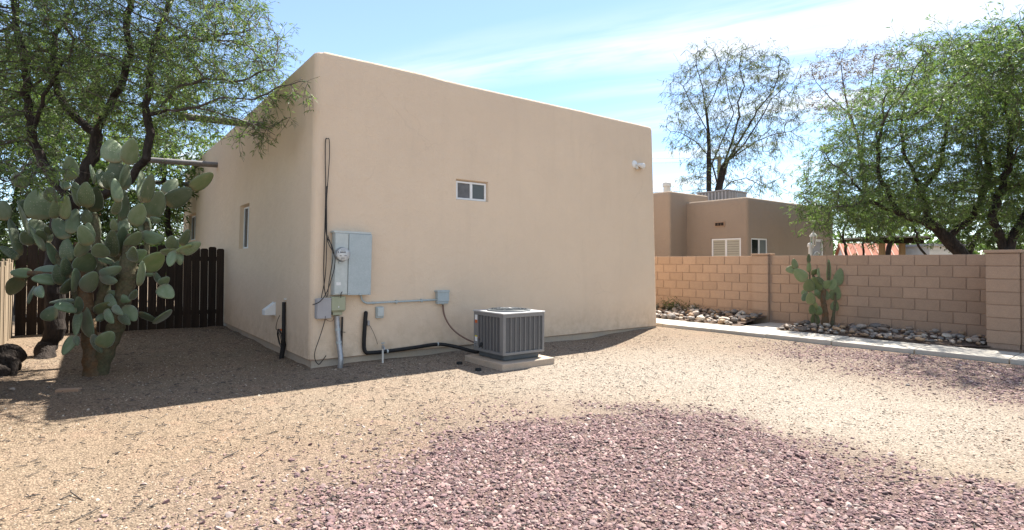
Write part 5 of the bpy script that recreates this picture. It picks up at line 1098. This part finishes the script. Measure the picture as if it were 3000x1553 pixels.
# ------------------------------------------------------------------ far things and small things
def build_far():
    # shed with a red ribbed roof
    d = 25; a = px(2492, 752, d); T = thing('garden_shed', 'small pale shed with a red ribbed metal roof beyond the wall', 'shed', (a.x, a.y, 0))
    X = Vector((.92, -.38, 0)).normalized(); Y = Vector((.38, .92, 0)).normalized(); o = Vector((a.x - .2, a.y, 0)); w, l, h = 2.0, 2.6, 1.76
    MB().box(o, X * w, Y * l, UP * h).build('wall', 'offwhite', T)
    MB().prism([o + UP * h, o + UP * h + Y * l, o + UP * (h + .55) + Y * l * .5], X * w).build('gable', 'offwhite', T)
    for s in (0, 1):
        e = (o - X * .12 + UP * (h - .07) + (Y * -.14 if s == 0 else Y * (l + .14))); rdg = o - X * .12 + UP * (h + .59) + Y * l * .5
        n = (rdg - e).cross(X).normalized(); n = n if n.z > 0 else -n
        rf = MB().box(e, X * (w + .24), rdg - e, n * .03).build('roof', 'red', T)
        for k in range(9): MB().box(e + X * (.03 + k * .27) + n * .03, X * .04, rdg - e, n * .03).build('rib', 'rib', rf)
    # plank fence stub beside it
    p = px(2452, 752, 22); T = thing('plank_fence', 'short tan plank fence between the brown house and the shed', 'fence', (p.x, p.y, 0)); r2 = random.Random(2)
    for k in range(9): MB().box((p.x - .35 + k * .145, p.y + .02 * k, 0), (.135, 0, 0), (0, .02, 0), (0, 0, 1.62 + r2.uniform(-.02, .02))).build('plank', 'wood_tan', T)
    MB().box((p.x - .4, p.y + .2, .9), (1.4, 0, 0), (0, .04, 0), (0, 0, .09)).build('rail', 'wood_tan', T)
    # ramada on posts
    d = 19; a = px(2640, 752, d); T = thing('ramada', 'open wooden shade structure on two posts behind the wall', 'shelter', (a.x, a.y, 0))
    for sx in (2584, 2643):
        q = px(sx, 752, d); MB().box((q.x - .07, q.y - .07, 0), (.14, 0, 0), (0, .14, 0), (0, 0, 2.12)).build('post', 'wood_tan', T)
    l, r_ = px(2560, 700, d), px(2705, 700, d)
    MB().box((l.x, l.y - .05, 2.12), (r_.x - l.x, 0, 0), (0, .1, 0), (0, 0, .2)).build('beam', 'wood_dark', T); MB().box((l.x - .1, l.y - .3, 2.32), (r_.x - l.x + .2, 0, 0), (0, 2.6, 0), (0, 0, .05)).build('roof_deck', 'boxgrey', T)
    for k in range(7): MB().box((l.x + .1 + k * .27, l.y - .25, 2.25), (.05, 0, 0), (0, 2.4, 0), (0, 0, .068)).build('rafter', 'wood_dark', T)
    # pale house with lap siding and a blank wall further back
    d = 30; a = px(2650, 752, d); T = thing('distant_house', 'pale grey house wall seen between the wooden posts', 'house', (a.x, a.y, 0)); l, r_ = px(2600, 752, d), px(2722, 752, d)
    MB().box((l.x, l.y, 0), (r_.x - l.x, 0, 0), (0, 4, 0), (0, 0, 2.05)).build('wall', 'offwhite', T); MB().box((l.x - .2, l.y - .2, 2.05), (r_.x - l.x + .4, 0, 0), (0, 4.4, 0), (0, 0, .12)).build('roof', 'boxgrey', T)
    d = 24; T = thing('distant_house', 'cream lap sided house wall right of the crooked trunk', 'house', tuple(px(2760, 752, d).xy) + (0,)); l, r_ = px(2722, 752, d), px(2830, 752, d)
    MB().box((l.x, l.y, 0), (r_.x - l.x, 0, 0), (0, 4, 0), (0, 0, 2.2)).build('wall', 'offwhite', T)
    for k in range(11): MB().box((l.x, l.y - .02, .02 + k * .2), (r_.x - l.x, 0, 0), (0, .02, 0), (0, 0, .185)).build('siding_board', 'offwhite', T)
    MB().box((l.x - .15, l.y - .2, 2.2), (r_.x - l.x + .3, 0, 0), (0, 4.4, 0), (0, 0, .1)).build('roof', 'boxgrey', T)
    # lantern on a post
    d = 12.6; b = px(2373, 720, d); T = thing('lamp_post', 'white lantern on a slim post behind the small cactus', 'lamp', (b.x, b.y, .1))
    MB().tube([(b.x, b.y, 0), (b.x, b.y, b.z)], .035, 12).build('post', 'offwhite', T); MB().lathe(b - UP * .03, UP, [(.055, 0), (.06, .03), (.05, .07), (.03, .09), (.001, .1)], 12).build('post_cap', 'offwhite', T)
    e = px(2383, 722, d); MB().tube(smooth_path([b + UP * .02, b + Vector((.06, 0, -.03)), e + UP * -.03, e + UP * .02], 4), .012, 8).build('arm', 'offwhite', T)
    ln = MB().lathe(e + UP * .02, UP, [(.02, 0), (.05, .02), (.062, .12), (.066, .20)], 6, smooth=False).build('lantern_glass', 'clear', T)
    MB().lathe(e + UP * .22, UP, [(.085, 0), (.07, .04), (.035, .08), (.012, .10), (.012, .14), (.001, .15)], 12).build('lantern_roof', 'offwhite', T)
    for k in range(6):
        a_ = k * math.pi / 3; v = Vector((math.cos(a_), math.sin(a_), 0)); MB().tube([e + v * .052 + UP * .03, e + v * .068 + UP * .22], .006, 5).build('lantern_rib', 'offwhite', T)
    MB().lathe(e, UP, [(.001, 0), (.03, .005), (.052, .03)], 12).build('lantern_base', 'offwhite', T)
    # utility poles and lines
    d = 45; a = px(2107, 775, d); tp = px(2107, 458, d); T = thing('utility_pole', 'wooden utility pole with a crossarm behind the sparse tree', 'utility pole', (a.x, a.y, 0))
    MB().tube([(a.x, a.y, 0), tp], [.19, .15], 10).build('pole', 'polewood', T); l, r_ = px(2079, 468, d), px(2123, 462, d); MB().bar(l, r_, .1, .14).build('crossarm', 'polewood', T)
    for f_ in (.05, .35, .95): MB().lathe(l.lerp(r_, f_) + UP * .07, UP, [(.05, 0), (.06, .06), (.03, .12), (.001, .15)], 8).build('insulator', 'boxgrey', T)
    MB().tube([px(2121, 485, d), px(2121, 512, d)], .22, 12).build('transformer', 'boxgrey', T)
    d = 26; a = px(285, 775, d); T = thing('utility_pole', 'rusty brown pole glimpsed through the left tree crown', 'utility pole', (a.x, a.y, 0))
    MB().tube([(a.x, a.y, 0), px(285, 200, d)], [.16, .12], 10).build('pole', 'rust', T); MB().tube([px(268, 245, d), px(268, 290, d)], .2, 12).build('transformer', 'boxgrey', T)
    for k, (ys, lb) in enumerate(((544, 'dark low cable sagging across the sky left of the flue pipe'), (440, 'thin upper power line right of the house'), (452, 'thin lower power line right of the house'))):
        A, B = px(1500, ys - 8 if k else ys + 2, 45), px(2104, ys + (18 if k else 6), 45); P = [A.lerp(B, t) - UP * (.5 * 4 * t * (1 - t)) for t in np.linspace(0, 1, 13)]
        o = MB().tube(P, .022 if k == 0 else .012, 5).build('power_line', 'cable'); tag(o, lb, 'cable')
build_far()
def blades(T, name, c, n, L, w, mat, seed, tilt=(.2, 1.2), curve=.1):
    r2 = random.Random(seed)
    for k in range(n):
        a = k * 2.399 + r2.uniform(-.2, .2); e = r2.uniform(*tilt); d = Vector((math.cos(a) * math.cos(e), math.sin(a) * math.cos(e), math.sin(e))); s = d.cross(UP).normalized() if abs(d.z) < .99 else Vector((1, 0, 0)); l = L * r2.uniform(.75, 1.1); up = s.cross(d)
        V = []; 
        for t, ww in ((0, .7), (.35, 1), (.7, .6), (1, .04)):
            p = c + d * l * t + UP * (-curve * l * t * t); V += [p - s * w * ww / 2, p + up * -w * .18 * ww, p + s * w * ww / 2, p + up * w * .05]
        F = [(i * 4 + j, i * 4 + (j + 1) % 4, i * 4 + 4 + (j + 1) % 4, i * 4 + 4 + j) for i in range(3) for j in range(4)]
        MB().add(V, F).build(name, mat, T)
def build_small():
    b = wp(5.85, .55, .19); T = thing('agave', 'spiky grey green agave beside the right corner of the house', 'agave', b); blades(T, 'leaf', b, 26, .36, .045, 'agave', 3)
    # low green plants along the wall foot
    for k, (t, q, lb) in enumerate(((5.4, .25, 'low dark green plant next to the agave'), (4.95, .15, 'small dark green tuft at the foot of the block wall'), (4.35, .1, 'tiny weed at the wall foot above the pale rocks'))):
        b = wp(t, q, .22); T = thing('small_plant', lb, 'plant', b); r2 = np.random.default_rng(k); n = (420, 260, 60)[k]; R_ = (.30, .22, .10)[k]
        cpt = np.array(b) + r2.normal(0, 1, (n, 3)) * np.array([R_ * .5, R_ * .5, R_ * .28]) + np.array([0, 0, R_ * .45]); d = r2.normal(size=(n, 3)); d /= np.linalg.norm(d, axis=1)[:, None]; s = np.cross(d, r2.normal(size=(n, 3))); s /= np.linalg.norm(s, axis=1)[:, None]
        V = np.stack([cpt, cpt + d * .025 + s * .009, cpt + d * .055, cpt + d * .025 - s * .009], 1).reshape(-1, 3); npmesh('foliage', V, np.arange(len(V)).reshape(-1, 4), 'leaf_d', T, rnd=r2.random(n))
        st = MB()
        for j in range(7): st.tube([b, b + Vector((random.uniform(-.5, .5) * R_, random.uniform(-.5, .5) * R_, R_ * .7))], .004, 4)
        st.build('stems', 'twig', T)
    # sawn-off log by the tree
    T = thing('tree_stump', 'dark sawn off log leaning on the ground at the left edge', 'stump', (*gp(20, 1105, 0).xy, 0))
    P = [px(-8, 1130, 6.6), px(2, 1095, 6.7), px(14, 1060, 6.8), px(34, 1032, 6.95)]; P[0].z = -.1
    P2 = smooth_path(P, 6); m = MB(); n = 16; rings = []
    m.tube(P2, [(.135 + .03 * math.sin(i * 1.3) + .012 * math.sin(i * 4.1)) for i in range(len(P2))], n, caps=False)
    rr = random.Random(6); m.v = [p + Vector((rr.uniform(-1, 1), rr.uniform(-1, 1), rr.uniform(-1, 1))) * .014 for p in m.v]; m.build('log', 'bark', T)
    e = (P2[-1] - P2[-2]).normalized(); MB().lathe(P2[-1] - e * .02, e, [(.135, 0), (.125, .03), (.08, .04), (.001, .03)], 14).build('cut_face', 'cut', T)
    MB().tube([px(40, 1062, 6.75), px(40, 1095, 6.7), px(33, 1118, 6.65)], [.05, .036, .03], 8).build('root', 'bark', T)
    # odds and ends on the dirt
    p = gp(192, 1149, 0); p.z = gzf(p.x, p.y); o = MB().box(p + Vector((-.09, -.03, -.008)), (.21, .05, 0), (-.02, .08, 0), (0, 0, .035)).build('broken_brick', 'block'); tag(o, 'broken tan brick on the shaded dirt near the cactus', 'brick')
    for k, (sx, sy, s, lb) in enumerate(((34, 1147, .075, 'round grey stone in the sunlit dirt at far left'), (2660, 1130, .05, 'dark stone lying on the gravel below the walkway joint'), (1928, 1176, .045, 'small dark stone alone on the pale gravel'))):
        p = gp(sx, sy, 0); o = bpy.data.objects.new('stone', RM[k + 1]); C0.objects.link(o); o.location = (p.x, p.y, gzf(p.x, p.y) + s * .15); o.scale = (s, s, s); tag(o, lb, 'stone')
build_small()

# ------------------------------------------------------------------ loose gravel (uncountable): points carrying stones
def stone_protos(name, n, seed, ax, sub, rough):
    col = bpy.data.collections.new(name)
    for k, me in enumerate(rock_meshes(n, sub, seed, ax, rough)):
        me.materials.append(MAT['stones']); o = bpy.data.objects.new('%s_%d' % (name, k), me); col.objects.link(o)
    return col
def scatter(name, pts, scl, cols, coll, nvar, seed):
    r2 = np.random.default_rng(seed); n = len(pts); me = bpy.data.meshes.new(name); me.vertices.add(n); me.vertices.foreach_set('co', pts.astype(np.float32).ravel())
    rot = np.stack([r2.uniform(-.6, .6, n), r2.uniform(-.6, .6, n), r2.uniform(0, 6.28, n)], 1).astype(np.float32)
    a = me.attributes.new('rot', 'FLOAT_VECTOR', 'POINT'); a.data.foreach_set('vector', rot.ravel())
    a = me.attributes.new('scl', 'FLOAT', 'POINT'); a.data.foreach_set('value', scl.astype(np.float32))
    a = me.attributes.new('idx', 'INT', 'POINT'); a.data.foreach_set('value', r2.integers(0, nvar, n).astype(np.int32))
    a = me.attributes.new('col', 'FLOAT_COLOR', 'POINT'); a.data.foreach_set('color', np.concatenate([cols, np.ones((n, 1))], 1).astype(np.float32).ravel())
    o = bpy.data.objects.new(name, me); C0.objects.link(o); me.materials.append(MAT['stones'])
    ng = bpy.data.node_groups.new(name, 'GeometryNodeTree'); ng.interface.new_socket('Geometry', in_out='INPUT', socket_type='NodeSocketGeometry'); ng.interface.new_socket('Geometry', in_out='OUTPUT', socket_type='NodeSocketGeometry')
    N, L = ng.nodes, ng.links; gi = N.new('NodeGroupInput'); go = N.new('NodeGroupOutput'); iop = N.new('GeometryNodeInstanceOnPoints'); ci = N.new('GeometryNodeCollectionInfo')
    ci.inputs[0].default_value = coll; ci.inputs['Separate Children'].default_value = True; ci.inputs['Reset Children'].default_value = True
    def na(nm, t):
        x = N.new('GeometryNodeInputNamedAttribute'); x.data_type = t; x.inputs[0].default_value = nm; return [s for s in x.outputs if s.enabled][0]
    L.new(gi.outputs[0], iop.inputs['Points']); L.new(ci.outputs[0], iop.inputs['Instance']); iop.inputs['Pick Instance'].default_value = True
    L.new(na('idx', 'INT'), iop.inputs['Instance Index']); L.new(na('rot', 'FLOAT_VECTOR'), iop.inputs['Rotation']); L.new(na('scl', 'FLOAT'), iop.inputs['Scale'])
    L.new(iop.outputs[0], go.inputs[0]); md = o.modifiers.new('stones', 'NODES'); md.node_group = ng
    return o
def in_house(x, y, pad=.0):
    u = (x - HC.x) * FR.x + (y - HC.y) * FR.y; t = (x - HC.x) * LE.x + (y - HC.y) * LE.y
    a = (u > -pad) & (u < HU + pad) & (t > -pad)
    b = (u > 1.95) & (u < 2.95) & (t > -1.53) & (t < -.5)
    return a | b
def visible(x, y):
    return (y > 2.0) & (np.abs(x / y) < 1.25)
def pick(pal, n, r2, jit=.12):
    pal = np.array(pal); c = pal[r2.integers(0, len(pal), n)]; return np.clip(c * (1 + r2.normal(0, jit, (n, 1))), .01, .9)
def build_gravel():
    r2 = np.random.default_rng(77)
    cp = stone_protos('gravel_chip', 6, 3, (1.05, .72, .42), 1, .22)
    # purple crushed stone
    n = 460000; x = r2.uniform(-7, 9, n); y = 2.0 + 8.4 * r2.random(n) ** 1.25; k = visible(x, y) & ~in_house(x, y, .02); x, y = x[k], y[k]
    q = (x - P0.x) * QW.x + (y - P0.y) * QW.y; p = purple(x, y); k = (r2.random(len(x)) < p ** 1.4 * 1.0) & (q > 2.3); x, y = x[k], y[k]; s = np.clip(r2.lognormal(math.log(.0185), .45, len(x)), .008, .055)
    z = gz(x, y) + s * .10
    pal = [(.235, .150, .138), (.205, .128, .124), (.275, .18, .16), (.165, .103, .102), (.32, .235, .205), (.255, .162, .148), (.12, .083, .082), (.34, .27, .24), (.23, .165, .155), (.25, .165, .155), (.20, .13, .13)]
    o = scatter('purple_gravel', np.stack([x, y, z], 1), s, pick(pal, len(x), r2), cp, 6, 1); tag(o, 'mauve crushed stone gravel spread over the near ground', 'gravel', kind='stuff')
    # tan pebbles and chips everywhere
    n = 330000; x = r2.uniform(-11, 10, n); y = 2.0 + 10.4 * r2.random(n) ** 1.3; k = visible(x, y) & ~in_house(x, y, .02); x, y = x[k], y[k]
    q = (x - P0.x) * QW.x + (y - P0.y) * QW.y; u = (x - HC.x) * FR.x + (y - HC.y) * FR.y
    dn = (.45 + .35 * vnoise(x, y, 1.3, 4) + .2 * vnoise(x, y, 4, 9)) * (1 - .75 * purple(x, y)); k = (q > 2.3) & (u > -3.2) & (r2.random(len(x)) < dn); x, y = x[k], y[k]; s = np.clip(r2.lognormal(math.log(.0115), .38, len(x)), .005, .035); z = gz(x, y) + s * .05
    pal = [(.26, .19, .13), (.32, .25, .18), (.20, .145, .105), (.37, .30, .225), (.16, .12, .09), (.28, .185, .13), (.42, .37, .30), (.19, .135, .105), (.10, .08, .06)]
    o = scatter('tan_gravel', np.stack([x, y, z], 1), s, pick(pal, len(x), r2), cp, 6, 2); tag(o, 'fine tan gravel and chips strewn over the yard', 'gravel', kind='stuff')
build_gravel()
def build_litter():
    """dry twigs and leaf bits on the dirt, one uncountable mass"""
    r2 = np.random.default_rng(5); n = 9000; x = r2.uniform(-9, 6, n); y = 2.6 + 9 * r2.random(n) ** 1.2; k = visible(x, y) & ~in_house(x, y, .03); x, y = x[k], y[k]
    q = (x - P0.x) * QW.x + (y - P0.y) * QW.y; u = (x - HC.x) * FR.x + (y - HC.y) * FR.y; k = (q > 2.3) & (u > -3.1) & (r2.random(len(x)) < np.clip(.75 - x * .16, .12, 1)); x, y = x[k], y[k]; n = len(x)
    a = r2.uniform(0, 6.28, n); L = r2.uniform(.012, .06, n) * (1 + (r2.random(n) < .06) * 1.8); w = r2.uniform(.0015, .004, n); z = gz(x, y) + .006 + r2.uniform(0, .006, n)
    d = np.stack([np.cos(a), np.sin(a), r2.normal(0, .12, n)], 1); s = np.stack([-np.sin(a), np.cos(a), np.zeros(n)], 1); p = np.stack([x, y, z], 1); up = np.array([0, 0, 1.0])
    A = p - d * L[:, None] / 2; B = p + d * L[:, None] / 2; ww = w[:, None]
    V = np.stack([A - s * ww, A + s * ww, A + up * ww * 1.6, B - s * ww, B + s * ww, B + up * ww * 1.6], 1).reshape(-1, 3); f = np.array([[0, 1, 4, 3], [1, 2, 5, 4], [2, 0, 3, 5]]); F = (f[None] + (np.arange(n) * 6)[:, None, None]).reshape(-1, 4)
    o = npmesh('leaf_litter', V, F, 'twig'); tag(o, 'dry twigs and leaf litter scattered over the dirt', 'litter', kind='stuff')
build_litter()

def build_distance():
    """far-off belt of trees and scrub that reads as one mass"""
    r2 = np.random.default_rng(15); n = 26000; x = r2.uniform(-75, 95, n); y = r2.uniform(48, 60, n)
    h = 2.2 + 1.5 * (vnoise(x, x * 0, .35, 2) + 1) + .8 * vnoise(x, x * 0, 1.3, 3); z = h * r2.random(n) ** .7
    k = z > 0; c = np.stack([x, y, z], 1)[k]; n = len(c); d = r2.normal(size=(n, 3)); d /= np.linalg.norm(d, axis=1)[:, None]; s = np.cross(d, r2.normal(size=(n, 3))); s /= np.linalg.norm(s, axis=1)[:, None]; L = r2.uniform(.3, .7, (n, 1))
    V = np.stack([c, c + d * L * .5 + s * L * .3, c + d * L, c + d * L * .5 - s * L * .3], 1).reshape(-1, 3)
    o = npmesh('distant_trees', V, np.arange(len(V)).reshape(-1, 4), 'leaf_d', rnd=r2.random(n)); tag(o, 'distant belt of dark scrub along the horizon', 'trees', kind='stuff')
build_distance()
